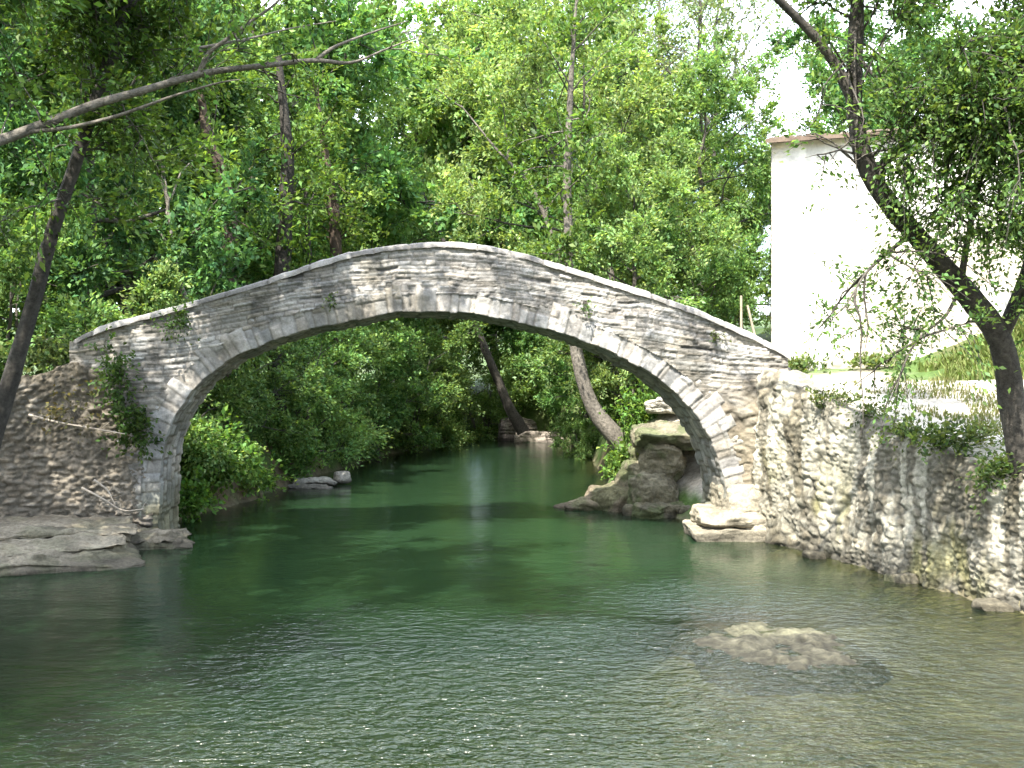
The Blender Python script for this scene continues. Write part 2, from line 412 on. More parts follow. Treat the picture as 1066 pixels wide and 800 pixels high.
def spandrel(step, ysign, y, seed, xr):
    X, Z = np.meshgrid(np.arange(-7.05, xr, step), np.arange(-.8, 4.75, step), indexing='ij')
    tz = topz(X)
    ok = (Z < tz - .03) & ~in_opening(X, Z) & (dist_to(X, Z, INT) > .28)
    # the courses follow the hump a little
    vv = Z - (tz - 3.8) * .55 * sstep(2.2, 3.6, Z)
    pr, ID, d = courses(X, vv, seed, (.028, .085), (.12, .42), .004, .012, .045)
    pr2, ID2, _ = rubble(X, Z, seed + 1, .3, .15)
    mix = sstep(2.6, 2.0, Z + (fbm(X, Z, 0, 3, 6) - .5)) 
    pr = pr * (1 - mix) + pr2 * mix; ID = np.where(mix > .5, ID2, ID)
    hh = .014 * pr + (ID - .5) * .026 + (fbm(X * 1.2, Z * 1.2, 0, 3, 7) - .5) * .08 + (fbm(X * 8, Z * 12, 0, 4, 17) - .5) * .05
    c = stone_col(ID, pr, BCOL, .24, BMORT, X, Z, 5)
    dp = (1 - sstep(.1, 1.0, Z))[..., None]; c = c * (1 - dp) + c * np.array((.65, .66, .5)) * dp
    lost = (ID < .02) * (1 - mix) * pr; hh = hh - .03 * lost; c = c * (1 - .55 * lost[..., None])
    grime = sstep(.5, .66, fbm(X * 2.3, Z * 1.6, 0, 4, 77))[..., None] * .38; c = c * (1 - grime)
    stain = (sstep(3.3, 1.6, Z + (fbm(X * .9, Z * .9, 0, 3, 19) - .5) * 1.6) * sstep(1.6, 2.8, X))[..., None] * .9   # water-stained right abutment
    c = c * (1 - stain) + c * np.array((.68, .61, .47)) * stain
    V = np.stack([X, y + ysign * hh, Z], -1).reshape(-1, 3)
    F = gridF(*X.shape); okf = ok.ravel()
    F = F[okf[F].all(1)]
    used = np.unique(F); mp = np.zeros(len(V), int); mp[used] = np.arange(len(used))
    F = mp[F]
    return V[used], (F if ysign < 0 else F[:, ::-1]), c.reshape(-1, 3)[used]
V, F, C = spandrel(.017, -1, BY, 41, 4.4)
obj('spandrel_wall', V - bo, F, M_STONE, bridge, C, True)
V, F, C = spandrel(.05, 1, BY + TH[1], 47, 4.2); V[:, 0] += TH[0]
obj('spandrel_wall', V - bo, F, M_STONE, bridge, C, True)

def coping(y0, y1, dx, seed, name='coping'):
    s = np.r_[0, np.cumsum(np.linalg.norm(np.diff(TOP, axis=0), axis=1))]
    n = int(s[-1] / .025); q = resample(TOP, n); s = np.linspace(0, s[-1], n)
    rng = np.random.default_rng(seed); e = [-.1]
    while e[-1] < s[-1] + .5: e.append(e[-1] + rng.uniform(.28, .7))
    e = np.array(e); k = np.clip(np.searchsorted(e, s, side='right') - 1, 0, len(e) - 2)
    g = sstep(.0, .025, np.minimum(s - e[k], e[k + 1] - s)); ty = rng.random(len(e))[k]
    lift = (fbm(s * 4, s * 0, 0, 3, seed) - .5) * .018 + (ty - .5) * .012 - .012 * (1 - g)
    th = .085 + .025 * ty
    prot = .03 + (ty - .5) * .03 - .025 * (1 - g)
    rows = []
    for (yy, dz, sg) in ((y0, -1, -1), (y0, -.25, -1), (y0 + .03, 0, 0), ((y0 + y1) / 2, .08, 0), (y1 - .03, 0, 0), (y1, -.25, 1), (y1, -1, 1)):
        j = (fbm(s * 7, s * 0 + yy * 3, dz, 2, seed + 3) - .5) * .02
        rows.append(np.stack([q[:, 0] + dx, yy + sg * prot + j, q[:, 1] + lift + dz * th + j], -1))
    V = np.stack(rows, 1)
    c = np.array(BCOL) * .8 * (.75 + .5 * ty)[:, None, None] * (.6 + .4 * g)[:, None, None] * np.ones((1, 7, 1))
    obj(name, V.reshape(-1, 3) - bo, gridF(n, 7), M_STONE, bridge, c.reshape(-1, 3), True)
coping(BY - .02, BY + .30, 0, 61); coping(BY + TH[1] - .30, BY + TH[1] + .02, TH[0], 62)
q = resample(TOP, 200); dk = np.stack([np.stack([q[:, 0], q[:, 0] * 0 + yy, q[:, 1] + dz], -1) for yy, dz in ((BY + .27, -.08), (BY + .28, -.33), (BY + TH[1] - .28, -.33), (BY + TH[1] - .27, -.08))], 1)
obj('deck', dk.reshape(-1, 3) - bo, gridF(200, 4), M_STONE, bridge, np.array((.3, .27, .22)), True)

def unit(v): return v / (np.linalg.norm(v, axis=-1, keepdims=True) + 1e-9)

# shaped block of stone: rounded box, worn and knocked about
def block(c, size, seed, n=14, rough=.03, rot=0., pw=.22, strata=0.0, taper=0.0):
    u = np.linspace(-1, 1, n)
    V, F, k = [], [], 0
    for ax in range(3):
        for sg in (-1, 1):
            a, b = np.meshgrid(u, u, indexing='ij')
            p = np.zeros((n, n, 3)); p[..., ax] = sg; p[..., (ax + 1) % 3] = a; p[..., (ax + 2) % 3] = b
            f = gridF(n, n) + k
            V.append(p.reshape(-1, 3)); F.append(f if sg > 0 else f[:, ::-1]); k += n * n
    V = np.concatenate(V); F = np.concatenate(F)
    ln = (np.abs(V) ** (1 / pw)).sum(1) ** pw
    V = V / ln[:, None]
    rg = np.random.default_rng(seed * 7 + 1)
    for _ in range(14):
        nn_ = unit(rg.normal(0, 1, 3) * np.array([1, 1, .7])); dd_ = np.abs(nn_).sum() * rg.uniform(.6, .92)
        V = V - np.clip(V @ nn_ - dd_, 0, None)[:, None] * nn_ * .9
    W = V * np.asarray(size) / 2
    W[:, :2] *= (1 - taper * (V[:, 2:] * .5 + .5))
    q = W + np.asarray(c)
    nse = np.stack([fbm(q[:, 0] * f + 3, q[:, 1] * f + i * 7, q[:, 2] * f, 4, seed + i) - .5 for i, f in enumerate((2.2, 2.2, 2.2))], 1)
    fine = (fbm(q[:, 0] * 6, q[:, 1] * 6, q[:, 2] * 8, 5, seed + 5) - .5)
    W = W + nse * rough * 4 + V * fine[:, None] * rough * 3.2
    if strata:
        lay = fbm(q[:, 2] * 14 + nse[:, 0], q[:, 0] * .6, q[:, 1] * .6, 3, seed + 8) - .5
        W[:, :2] += V[:, :2] * (lay * strata * 4)[:, None]
    cr, sr = math.cos(rot), math.sin(rot)
    W = np.stack([W[:, 0] * cr - W[:, 1] * sr, W[:, 0] * sr + W[:, 1] * cr, W[:, 2]], 1)
    return W + np.asarray(c), F

def rockcol(V, base, seed, moss=.0):
    k = fbm(V[:, 0] * 3, V[:, 1] * 3, V[:, 2] * 5, 4, seed)[:, None]
    c = np.asarray(base) * (.55 + .9 * k)
    wet = (1 - sstep(.03, .2, V[:, 2]))[:, None]
    c = c * (1 - wet * .55)
    if moss:
        m = sstep(.5, .62, fbm(V[:, 0] * 2.3, V[:, 1] * 2.3, V[:, 2] * 2.3, 3, seed + 4))[:, None] * moss
        c = c * (1 - m) + np.array((.06, .085, .025)) * m
    return c

ft = Acc()
for c, sz, sd in (((3.45, 16.2, .02), (1.25, 1.2, .42), 1), ((3.55, 16.22, .31), (1.15, 1.1, .28), 3), ((3.72, 16.35, .62), (.8, 1.1, .46), 2), ((3.95, 15.85, .05), (.6, .5, .4), 4)):
    V, F = block(c, sz, sd, 26, .03, 0, .1, .012); ft.add(V - bo, F, rockcol(V, (.25, .225, .17), sd))
ft.build('pier_footing', M_ROCK, bridge, True)

# ------------------------------------------------------------------ walls that follow a line
def ribbon(name, path, topf, zb, seed, label, cat, a, b, base, batter=.12, streak=0., res=.03, capw=.5, mat=None, top_noise=.12, mort=(.16, .14, .11), relief=.06, bulge=.16):
    L_ = np.linalg.norm(np.diff(path, axis=0), axis=1).sum()
    n = int(L_ / res); p = smooth_line(path, n, 8); s = np.linspace(0, L_, n)
    t = np.gradient(p, axis=0); t /= np.linalg.norm(t, axis=1)[:, None]
    nr = np.stack([t[:, 1], -t[:, 0]], 1)
    tz = topf(p[:, 0], p[:, 1]) + (fbm(s * 1.3, s * 0, 0, 3, seed) - .5) * top_noise + (vnoise(np.floor(s / .35 + .3), s * 0, 0, seed + 4) - .5) * top_noise * .7
    hmax = (tz - zb).max(); m = int(hmax / res)
    f = np.linspace(0, 1, m); Z = zb + f[None] * (tz - zb)[:, None]; S = np.repeat(s[:, None], m, 1)
    pr, ID, d = rubble(S, Z, seed, a, b, .012, .035)
    p2, I2, d2 = rubble(S + 3, Z, seed + 31, a * .5, b * .55, .010, .025); sel = sstep(.47, .53, fbm(S * 1.1, Z * 1.3, 0, 3, seed + 32))
    pr = pr * (1 - sel) + p2 * sel; ID = np.where(sel > .5, I2, ID)
    bul = (fbm(S * .9, Z * .5, 0, 3, seed + 6) - .5)
    rib = fbm(S * 2.1 + Z * .25, Z * .3, 0, 3, seed + 7) - .5        # vertical ribs, also the mask for the pale streaks
    hh = relief * pr + (ID - .5) * relief * 1.1 + bul * bulge * 2 + (fbm(S * 4, Z * 4, 0, 5, seed + 8) - .5) * .13 + (fbm(S * 14, Z * 14, 0, 3, seed + 18) - .5) * .03 + rib * streak * (.08 + .22 * sstep(2.8, 4.5, S))
    off = hh - batter * (Z - zb) / 2.5 - .06 * sstep(.93, 1, f)[None]
    V = np.stack([p[:, None, 0] + nr[:, None, 0] * off, p[:, None, 1] + nr[:, None, 1] * off, Z], -1)
    c = stone_col(ID, pr, base, .3, mort, S, Z, seed)
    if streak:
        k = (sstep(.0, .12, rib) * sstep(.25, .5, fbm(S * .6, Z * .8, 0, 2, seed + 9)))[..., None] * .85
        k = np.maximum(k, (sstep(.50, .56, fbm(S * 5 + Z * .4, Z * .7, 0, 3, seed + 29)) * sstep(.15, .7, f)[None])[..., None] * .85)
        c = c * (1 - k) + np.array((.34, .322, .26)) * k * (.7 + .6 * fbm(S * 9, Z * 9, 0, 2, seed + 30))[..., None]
        al = (sstep(.52, .64, fbm(S * 1.4, Z * .7, 0, 4, seed + 19)) * sstep(1.8, .3, Z))[..., None] * .6
        c = c * (1 - al) + np.array((.20, .19, .07)) * al
    wet = (1 - sstep(.04, .22, Z + (fbm(S * 3, Z, 0, 2, seed) - .5) * .1))[..., None] * .5
    c = c * (1 - wet)
    # cap, running back into the bank
    caps, cc = [], []
    for i, w in enumerate(np.linspace(.06, capw, 10)):
        o2 = off[:, -1] - w; hz = tz + (fbm(s * 5, s * 0 + w * 5, 0, 3, seed + 11) - .5) * .09 - .05 * sstep(.5, 1, w / capw)
        caps.append(np.stack([p[:, 0] + nr[:, 0] * o2, p[:, 1] + nr[:, 1] * o2, hz], -1)); cc.append(np.asarray(base) * 1.0 * (.6 + .8 * fbm(s * 4, s * 0 + w * 6, 0, 3, seed + 12))[:, None])
    V = np.concatenate([V, np.stack(caps, 1)], 1); c = np.concatenate([c, np.stack(cc, 1)], 1)
    org = np.array([p[0, 0], p[0, 1], 0])
    F = gridF(n, m + 10)
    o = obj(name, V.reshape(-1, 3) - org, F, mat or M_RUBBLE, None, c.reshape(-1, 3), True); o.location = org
    return tag(o, label, cat)

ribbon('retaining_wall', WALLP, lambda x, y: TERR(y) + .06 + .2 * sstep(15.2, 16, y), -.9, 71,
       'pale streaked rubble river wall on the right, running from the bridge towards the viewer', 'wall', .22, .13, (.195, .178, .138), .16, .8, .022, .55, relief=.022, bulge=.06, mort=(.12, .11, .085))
LW = np.array([(-12.5, 12.6), (-10.5, 13.9), (-8.6, 15.1), (-7.2, 15.75), (-5.95, 15.93), (-5.72, 16.0)])
ribbon('abutment_wall', LW, lambda x, y: np.interp(x, [-12, -9, -7.6, -6.9, -6.2, -5.7], [2.15, 2.3, 2.55, 2.75, 2.6, 2.3]), -.6, 81,
       'shaded grey rubble wall under the left end of the bridge with dead twigs and ivy', 'wall', .2, .085, (.17, .15, .122), .1, 0., .025, .7, bulge=.12)

# ------------------------------------------------------------------ the house
hx0, hx1, hy, hz0, hze, hdep = 6.2, 12.4, 24.0, 2.2, 8.2, 5.4
house = thing('stone_house', 'tall whitewashed stone house in full sun behind the right end of the bridge', 'house', (hx0, hy, hz0))
house.rotation_euler.z = math.radians(-17)
ho = np.array([hx0, hy, hz0]); rise = .65
a = Acc()
def house_wall(p0, p1, seed, gable=False, nu=170, nv=170):
    p0, p1 = np.array(p0, float), np.array(p1, float); ln = np.linalg.norm(p1 - p0); t = (p1 - p0) / ln; nr = np.array([t[1], -t[0]])
    s_ = np.linspace(0, ln, nu); f = np.linspace(0, 1, nv)
    tz = hze + (rise * (1 - np.abs(s_ / ln - .5) * 2) if gable else 0 * s_)
    S = np.repeat(s_[:, None], nv, 1); Z = hz0 + f[None] * (tz - hz0)[:, None]
    pr, ID, d = rubble(S, Z, seed, .3, .15, .012, .03)
    bare = sstep(.53, .6, fbm(S * .55, Z * .55, 0, 4, seed + 3)) * sstep(8.2, 4.5, Z)       # plaster fallen off
    bare = np.maximum(bare, sstep(.5, .1, np.minimum(S, ln - S) + .15 * ((Z / .28).astype(int) % 2)) * .8)
    ed = np.minimum(1, np.minimum(S, ln - S) * 8)
    hh = (.004 + .02 * bare) * pr + .012 * (1 - bare) + (ID - .5) * .015 * bare + (fbm(S * 1.2, Z * 1.2, 0, 3, seed + 1) - .5) * .05 * ed
    c0 = np.array((.70, .68, .63)) * (.88 + .2 * fbm(S * 2, Z * 2, 0, 4, seed + 5))[..., None]
    c1 = stone_col(ID, pr, (.46, .42, .35), .25, (.4, .37, .31))
    c = c0 * (1 - bare[..., None]) + c1 * bare[..., None]
    drip = (sstep(.54, .64, fbm(S * 3.5, Z * .35, 0, 3, seed + 7)) * sstep(5.0, 8.1, Z) * .45)[..., None]
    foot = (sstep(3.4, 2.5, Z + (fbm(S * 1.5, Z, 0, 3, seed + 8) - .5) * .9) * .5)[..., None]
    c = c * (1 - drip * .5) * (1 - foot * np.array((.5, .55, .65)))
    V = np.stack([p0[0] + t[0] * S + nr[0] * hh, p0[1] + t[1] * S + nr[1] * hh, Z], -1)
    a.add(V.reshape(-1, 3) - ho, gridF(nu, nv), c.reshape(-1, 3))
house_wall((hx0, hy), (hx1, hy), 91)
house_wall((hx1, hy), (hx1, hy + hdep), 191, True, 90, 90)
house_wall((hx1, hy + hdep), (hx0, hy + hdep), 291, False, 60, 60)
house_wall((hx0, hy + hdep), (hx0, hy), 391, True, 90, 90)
a.build('wall', M_LIME, house, True)
for sg in (-1, 1):
    n, m = 60, 170
    w = np.linspace(-.32, hdep / 2, n); xs = np.linspace(hx0 - .12, hx1 + .12, m)
    W, XX = np.meshgrid(w, xs, indexing='ij')
    Yr = np.where(sg < 0, hy + W, hy + hdep - W); slope = rise / (hdep / 2)
    idn = _h(np.floor(W / .35), np.floor(XX / .21), W * 0, 7)
    Zr = hze + W * slope + .10 + .05 * np.abs(np.sin(XX * PI / .21)) - .03 * ((W / .35) % 1) + (idn - .5) * .02
    up = np.stack([XX, Yr, Zr], -1); lo = np.stack([XX, Yr, hze + W * slope + .02], -1)
    acc = Acc(); tc = np.array((.10, .075, .058)) * (.55 + .8 * idn[..., None])
    F = gridF(n, m)
    acc.add(up.reshape(-1, 3) - ho, F if sg > 0 else F[:, ::-1], tc.reshape(-1, 3)); acc.add(lo.reshape(-1, 3) - ho, F if sg < 0 else F[:, ::-1], (.16, .11, .07))
    for sl in (np.s_[0, :], np.s_[:, 0], np.s_[:, -1]):
        e = np.stack([up[sl], lo[sl]], 1); acc.add(e.reshape(-1, 3) - ho, gridF(len(e), 2), (.12, .09, .068))
    acc.build('roof_slope', M_TILE, house, False)

# ------------------------------------------------------------------ leaves, twigs and trees
GREENS = {'mid': (.088, .190, .062), 'fresh': (.145, .265, .082), 'dark': (.055, .128, .048), 'olive': (.095, .15, .075), 'pale': (.18, .26, .115)}

def leaves(acc, pos, axis_, size, rng, base, up=.7, wide=.5, var=.3):
    n = len(pos)
    axis_ = unit(axis_ + rng.normal(0, .55, (n, 3)))
    nr = unit(rng.normal(0, 1, (n, 3)) + np.array([0, 0, up * 1.6]))
    side = unit(np.cross(axis_, nr)); nr = np.cross(side, axis_)
    s = (size * rng.uniform(.6, 1.35, n))[:, None]
    mid = pos + axis_ * s * .45 + nr * s * .10
    v = np.stack([pos, mid + side * s * wide * .5, pos + axis_ * s - nr * s * .06, mid - side * s * wide * .5], 1)
    f = np.arange(n * 4).reshape(n, 4)
    b = np.asarray(base) if np.ndim(base) == 2 else np.broadcast_to(base, (n, 3))
    k = 1 + rng.normal(0, var, n).clip(-.6, .9)
    hue = rng.random(n)[:, None]
    c = b * k[:, None] * (np.array((1.25, 1.05, .9)) * hue + np.array((.82, .97, 1.1)) * (1 - hue))
    acc.add(v.reshape(-1, 3), f, np.repeat(c, 4, 0).clip(.004, .5))

def sprays(acc, st, dr, ln, per, size, rng, base, droop=.25, spread=.14, twig=None, up=.7, wide=.5, tipc=None):
    """leafy shoots: start, direction, length arrays"""
    n = len(st); base = np.asarray(base)
    cl = base * (1 + rng.normal(0, .22, (n, 1))).clip(.45, 1.7)
    t = rng.uniform(.08, 1, (n, per)) ** .8
    p = st[:, None] + dr[:, None] * (ln[:, None] * t)[..., None]
    p[..., 2] -= droop * ln[:, None] * t ** 2
    p += rng.normal(0, 1, (n, per, 3)) * (spread * ln)[:, None, None] * (.4 + .8 * t)[..., None]
    cc = np.repeat(cl[:, None], per, 1)
    if tipc is not None:
        w = (t ** 3 * .7)[..., None]; cc = cc * (1 - w) + np.asarray(tipc) * w
    leaves(acc, p.reshape(-1, 3), np.repeat(dr, per, 0), size, rng, cc.reshape(-1, 3), up, wide)
    if twig is not None:
        for i in range(n):
            tt = np.linspace(0, 1, 4)[:, None]
            q = st[i] + dr[i] * ln[i] * tt; q[:, 2] -= droop * ln[i] * tt[:, 0] ** 2
            tube(twig, q, np.linspace(.008, .002, 4), 3, 0, 0, BARK * .8)

BARK = np.array((.088, .079, .066))
def tree_proto(seed, H, R, base=.2, leaf=.17, nl=13, nsub=5, per=20, tr=.16, lean=(0, 0), green='mid', tip='fresh', stems=1, airy=1.0, bark=BARK, up_bias=.45):
    rng = np.random.default_rng(seed)
    tk, cr = Acc(), Acc()
    S, D, Ln = [], [], []
    for st in range(stems):
        a0 = rng.uniform(0, 2 * PI); off = np.array([math.cos(a0), math.sin(a0), 0]) * (.35 if stems > 1 else 0)
        top = np.array([lean[0], lean[1], 0]) + off * 3 + np.array([0, 0, H * rng.uniform(.78, .88)])
        n = 14; f = np.linspace(0, 1, n)
        pts = off + f[:, None] * (top - off) ; pts[:, :2] += np.cumsum(rng.normal(0, H * .010, (n, 2)), 0)
        pts[0, 2] -= .4
        rr = tr * (1 - .82 * f) * (1 + .5 * np.exp(-f * 14))
        tube(tk, smooth_line(np.c_[pts, rr], 30, 2)[:, :3], smooth_line(np.c_[pts, rr], 30, 2)[:, 3], 9, .14, seed, bark)
        k = nl // stems
        for i in range(k):
            fz = base + (1 - base) * ((i + rng.uniform(.0, .9)) / k)
            s0 = np.array([np.interp(fz * .98, f, pts[:, j]) for j in range(3)])
            az = i * 2.4 + rng.uniform(-.5, .5) + st * 1.3
            env = math.sqrt(max(.05, 1 - ((fz - (base + .42)) / .75) ** 2))
            ll = R * env * rng.uniform(.75, 1.15)
            el = rng.uniform(-.05, .5) + up_bias * fz
            dirv = np.array([math.cos(az) * math.cos(el), math.sin(az) * math.cos(el), math.sin(el)])
            g = np.linspace(0, 1, 6)[:, None]
            lp = s0 + dirv * ll * g + np.array([0, 0, 1]) * (g ** 2) * ll * rng.uniform(-.25, .15) + np.cumsum(rng.normal(0, ll * .03, (6, 3)), 0) * (g > 0)
            r0 = np.interp(fz, f, rr) * .5
            tube(tk, lp, r0 * (1 - .85 * g[:, 0]) + .006, 6, .1, seed + i, bark)
            for j in range(nsub):
                h = rng.uniform(.3, 1.0); q0 = np.array([np.interp(h, g[:, 0], lp[:, a]) for a in range(3)])
                d2 = unit(dirv * .7 + rng.normal(0, .65, 3) + np.array([0, 0, .15]))
                l2 = ll * rng.uniform(.22, .42)
                g2 = np.linspace(0, 1, 4)[:, None]; sp = q0 + d2 * l2 * g2 + rng.normal(0, .03, (4, 3)) * (g2 > 0)
                tube(tk, sp, r0 * .3 * (1 - .8 * g2[:, 0]) + .004, 4, 0, 0, bark)
                ns = max(3, int(7 * airy))
                hh = rng.uniform(.25, 1, ns)[:, None]; S.append(q0 + d2 * l2 * hh)
                D.append(unit(d2 * .5 + rng.normal(0, .75, (ns, 3)) + np.array([0, 0, .1]))); Ln.append(rng.uniform(.35, .85, ns) * (.6 + .12 * R))
    S, D, Ln = np.concatenate(S), np.concatenate(D), np.concatenate(Ln)
    gb = np.asarray(GREENS[green]); n = len(S)
    big = (fbm(S[:, 0] * .5, S[:, 1] * .5, S[:, 2] * .5, 2, seed) - .5)[:, None] * 1.0 + 1
    sprays(cr, S, D, Ln, per, leaf, rng, gb * big, tipc=GREENS[tip])
    return tk.data('trunk', M_BARK, True), cr.data('crown', M_LEAF)

PROTO = {
    'dense': tree_proto(1, 12, 3.6, .16, 0.155, 20, 7, 48, .17, (.4, 0), 'mid', 'fresh'),
    'dark': tree_proto(2, 13, 3.8, .14, 0.155, 22, 7, 48, .2, (-.5, .3), 'dark', 'mid'),
    'fresh': tree_proto(3, 11, 3.4, .18, 0.15, 20, 7, 48, .15, (.2, .2), 'fresh', 'pale'),
    'twin': tree_proto(4, 13, 3.8, .42, 0.14, 20, 7, 42, .13, (-.3, 0), 'fresh', 'pale', stems=2),
    'airy': tree_proto(5, 14, 3.3, .45, .13, 18, 5, 14, .12, (.5, 0), 'olive', 'pale', airy=.8, up_bias=.9),
    'bush': tree_proto(6, 5, 2.3, .05, 0.13, 18, 6, 38, .07, (0, 0), 'mid', 'fresh', stems=3),
    'brightbush': tree_proto(7, 4, 2.0, .04, 0.115, 18, 6, 40, .05, (0, 0), 'fresh', 'pale', stems=3),
}
def plant(kind, x, y, sc, rz, label, name='tree', cat='tree', group=None, zs=1.0, z=None, tilt=(0, 0)):
    zz = float(land(x, y)[0]) if z is None else z
    o = thing(name, label, cat, (x, y, zz - .05), group); o.scale = (sc, sc, sc * zs); o.rotation_euler = (tilt[0], tilt[1], rz)
    link('trunk', PROTO[kind][0], o); link('crown', PROTO[kind][1], o)
    return o

GB = 'trees of the wood behind the bridge'
for i, (k, x, y, s, label) in enumerate([
    ('dark', -8.6, 20.5, .85, 'dark tree close behind the left end of the bridge parapet'),
    ('dense', -12.2, 21.5, 1.0, 'leafy tree at the left edge of the wood, behind the leaning dark trunk'),
    ('dark', -9.7, 25.5, .95, 'dark-stemmed tree rising behind the left haunch of the bridge'),
    ('dense', -10.8, 28.5, 1.1, 'full green tree further back in the shaded wood on the left'),
    ('dark', -15.5, 28.0, 1.2, 'big dark tree furthest left in the wood'),
    ('dense', -8.6, 31.5, 1.0, 'green tree on the left bank seen over the left half of the arch'),
    ('fresh', -7.0, 40.5, 1.05, 'light green tree over the bridge just left of the crown'),
    ('dark', -11.0, 37.0, 1.25, 'tall dark tree deep in the wood on the left'),
    ('dense', -7.8, 44.0, 1.25, 'tall mid-green tree behind others at the left bend of the river'),
    ('fresh', -2.9, 50.0, 1.15, 'pale tree at the far end of the river, left of the bright gap'),
    ('dense', -16.5, 45.0, 1.4, 'large far tree behind the wood at upper left'),
    ('fresh', -8.2, 37.0, 1.45, 'tall light green tree reaching the top of the picture left of the bridge crown'),
    ('fresh', .2, 49.0, 1.75, 'tallest pale green tree closing the river behind the slender twin trunks'),
    ('dense', 2.4, 47.0, 1.5, 'tall green tree far up the right bank, its top beside the white sky'),
    ('fresh', -5.0, 46.5, 1.7, 'very tall far tree left of the middle, reaching the top of the picture'),
    ('dense', -9.2, 34.5, 1.5, 'tallest green tree of the shaded wood at upper left'),
    ('dense', -3.0, 53.0, 1.65, 'very tall far tree behind the gap left of the twin-stemmed tree'),
    ('fresh', 4.3, 53.0, 1.5, 'far light green tree, its crown just left of the white sky'),
    ('twin', 3.3, 30.0, 1.0, 'tall twin-stemmed tree with slender pale trunks above the crown of the bridge'),
    ('fresh', 3.3, 25.5, .68, 'bright yellow-green tree above the right slope of the bridge'),
    ('dense', 5.9, 30.5, .78, 'rounded green tree between the bright tree and the white house'),
    ('dense', 4.2, 38.5, .8, 'mid-green tree on the right bank behind the twin-stemmed tree'),
    ('fresh', 8.8, 38.0, .72, 'sunny yellow-green tree just left of the house under the white sky'),
    ('airy', 6.0, 33.0, 1.05, 'thin airy tree with bare forked branches against the bright sky'),
    ('airy', 8.9, 42.0, 1.3, 'taller thin feathery tree against the white sky above the house corner'),
    ('airy', 6.9, 46.0, 1.45, 'tallest feathery tree at the top of the picture left of the house'),
    ('dense', 1.6, 54.0, 1.1, 'far tree filling the end of the river under the arch crown'),
    ('dark', 13.0, 36.0, 1.0, 'dark tree behind the house on the right'),
    ('dense', 15.2, 24.5, .85, 'leafy tree right of the house behind the sunlit grass'),
    ('dense', 7.5, 52.0, 1.15, 'far green tree on the right behind the yellow-green tree'),
    ('dark', -1.2, 60.0, 1.3, 'dark tree closing the view furthest up the river'),
    ('dense', -21, 36.0, 1.4, 'far tree at the very left of the wood'),
    ('dense', 18.0, 48, 1.2, 'far tree behind the roof of the house'),
]):
    plant(k, x, y, s, 0 if k == 'twin' else i * 1.7, label, group=GB, tilt=(0, -.13 if k == 'twin' else 0))

for i, (k, x, y, s, zs, label) in enumerate([
    ('brightbush', -6.35, 19.4, .75, 1.05, 'bright green bush on the left bank seen through the left side of the arch'),
    ('bush', -6.2, 22.3, .7, .9, 'bush behind the bright one on the left bank'),
    ('bush', -5.6, 25.8, .75, .9, 'spreading bush overhanging the water on the left, beyond the pale flat stones'),
    ('brightbush', -5.3, 29.5, 1.0, .9, 'light drooping bush over the left bank in the middle of the arch'),
    ('bush', -4.6, 33.0, .85, .9, 'mid-green bush on the left bank where the river bends'),
    ('bush', -3.9, 36.8, .9, .9, 'dense bush low over the water at the bend'),
    ('brightbush', -3.0, 40.5, .9, .9, 'far bush at the left corner of the river end'),
    ('bush', -1.3, 45.2, .9, .8, 'low bush on the far bank at the end of the river'),
    ('brightbush', 1.6, 46.0, 1.0, .8, 'light bush on the far bank behind the leaning trunk'),
    ('bush', .2, 47.5, 1.0, .9, 'bush above the dark boulder at the far end of the river'),
    ('bush', 2.9, 41.0, .8, .9, 'bush on the right bank far up the river'),
    ('bush', 2.9, 36.5, .8, .9, 'bush on the right bank behind the sunlit one'),
    ('bush', 2.45, 37.8, .42, .9, 'small low bush at the right waterline far up the river'),
    ('brightbush', 2.5, 33.5, .42, .8, 'small bright low bush at the right waterline behind the leaning trunk'),
    ('brightbush', 3.5, 32.0, 1.0, 1.0, 'sunlit bush behind the leaning trunk on the right bank'),
    ('brightbush', 3.2, 25.6, .7, 1.0, 'lush bright bush above the cut rock on the right bank'),
    ('bush', 4.75, 26.2, .7, 1.0, 'dark bush beside the left corner of the house'),
    ('bush', 12.6, 21.5, .6, .9, 'bush at the edge of the grass right of the house'),
    ('bush', -9.3, 18.2, .8, .9, 'shady bush on the bank behind the left wall'),
    ('bush', -11.5, 17.5, .9, .9, 'shady bush at the left edge behind the leaning trunk'),
]):
    plant(k, x, y, s, i * 2.1, label, 'bush', 'bush', 'bushes along the river banks', zs)

# trees that reach out over the river in the foreground
def poly(pts, Ys, radii, n=36):
    Ys = np.broadcast_to(Ys, (len(pts),))
    w = np.array([np.r_[P(px, py, Y), r] for (px, py), Y, r in zip(pts, Ys, radii)])
    return smooth_line(w, n, 2)
def along(lp, n, rng, lo=.2, hi=1.0, out=None, spread=.8, upb=.1):
    t = rng.uniform(lo, hi, n); k = t * (len(lp) - 1); i = np.clip(k.astype(int), 0, len(lp) - 2); f = (k - i)[:, None]
    p = lp[i, :3] * (1 - f) + lp[i + 1, :3] * f
    d = unit(lp[i + 1, :3] - lp[i, :3])
    return p, unit(d * .6 + rng.normal(0, spread, (n, 3)) + np.array([0, 0, upb]))
def branchlets(acc, lp, n, rng, lo, hi, llo, lhi, r, upb=.1, spread=.7, droop=.2, col=BARK):
    p, d = along(lp, n, rng, lo, hi, None, spread, upb); out = []
    for i in range(n):
        l = rng.uniform(llo, lhi); g = np.linspace(0, 1, 9)[:, None]
        q = p[i] + d[i] * l * g; q[:, 2] -= droop * l * g[:, 0] ** 2
        q += np.cumsum(rng.normal(0, l * .018, (9, 3)), 0) * (g > 0)
        tube(acc, q, r * (1 - .85 * g[:, 0]), 5, .08, i, col); out.append(np.c_[q, r * (1 - .85 * g)])
    return out
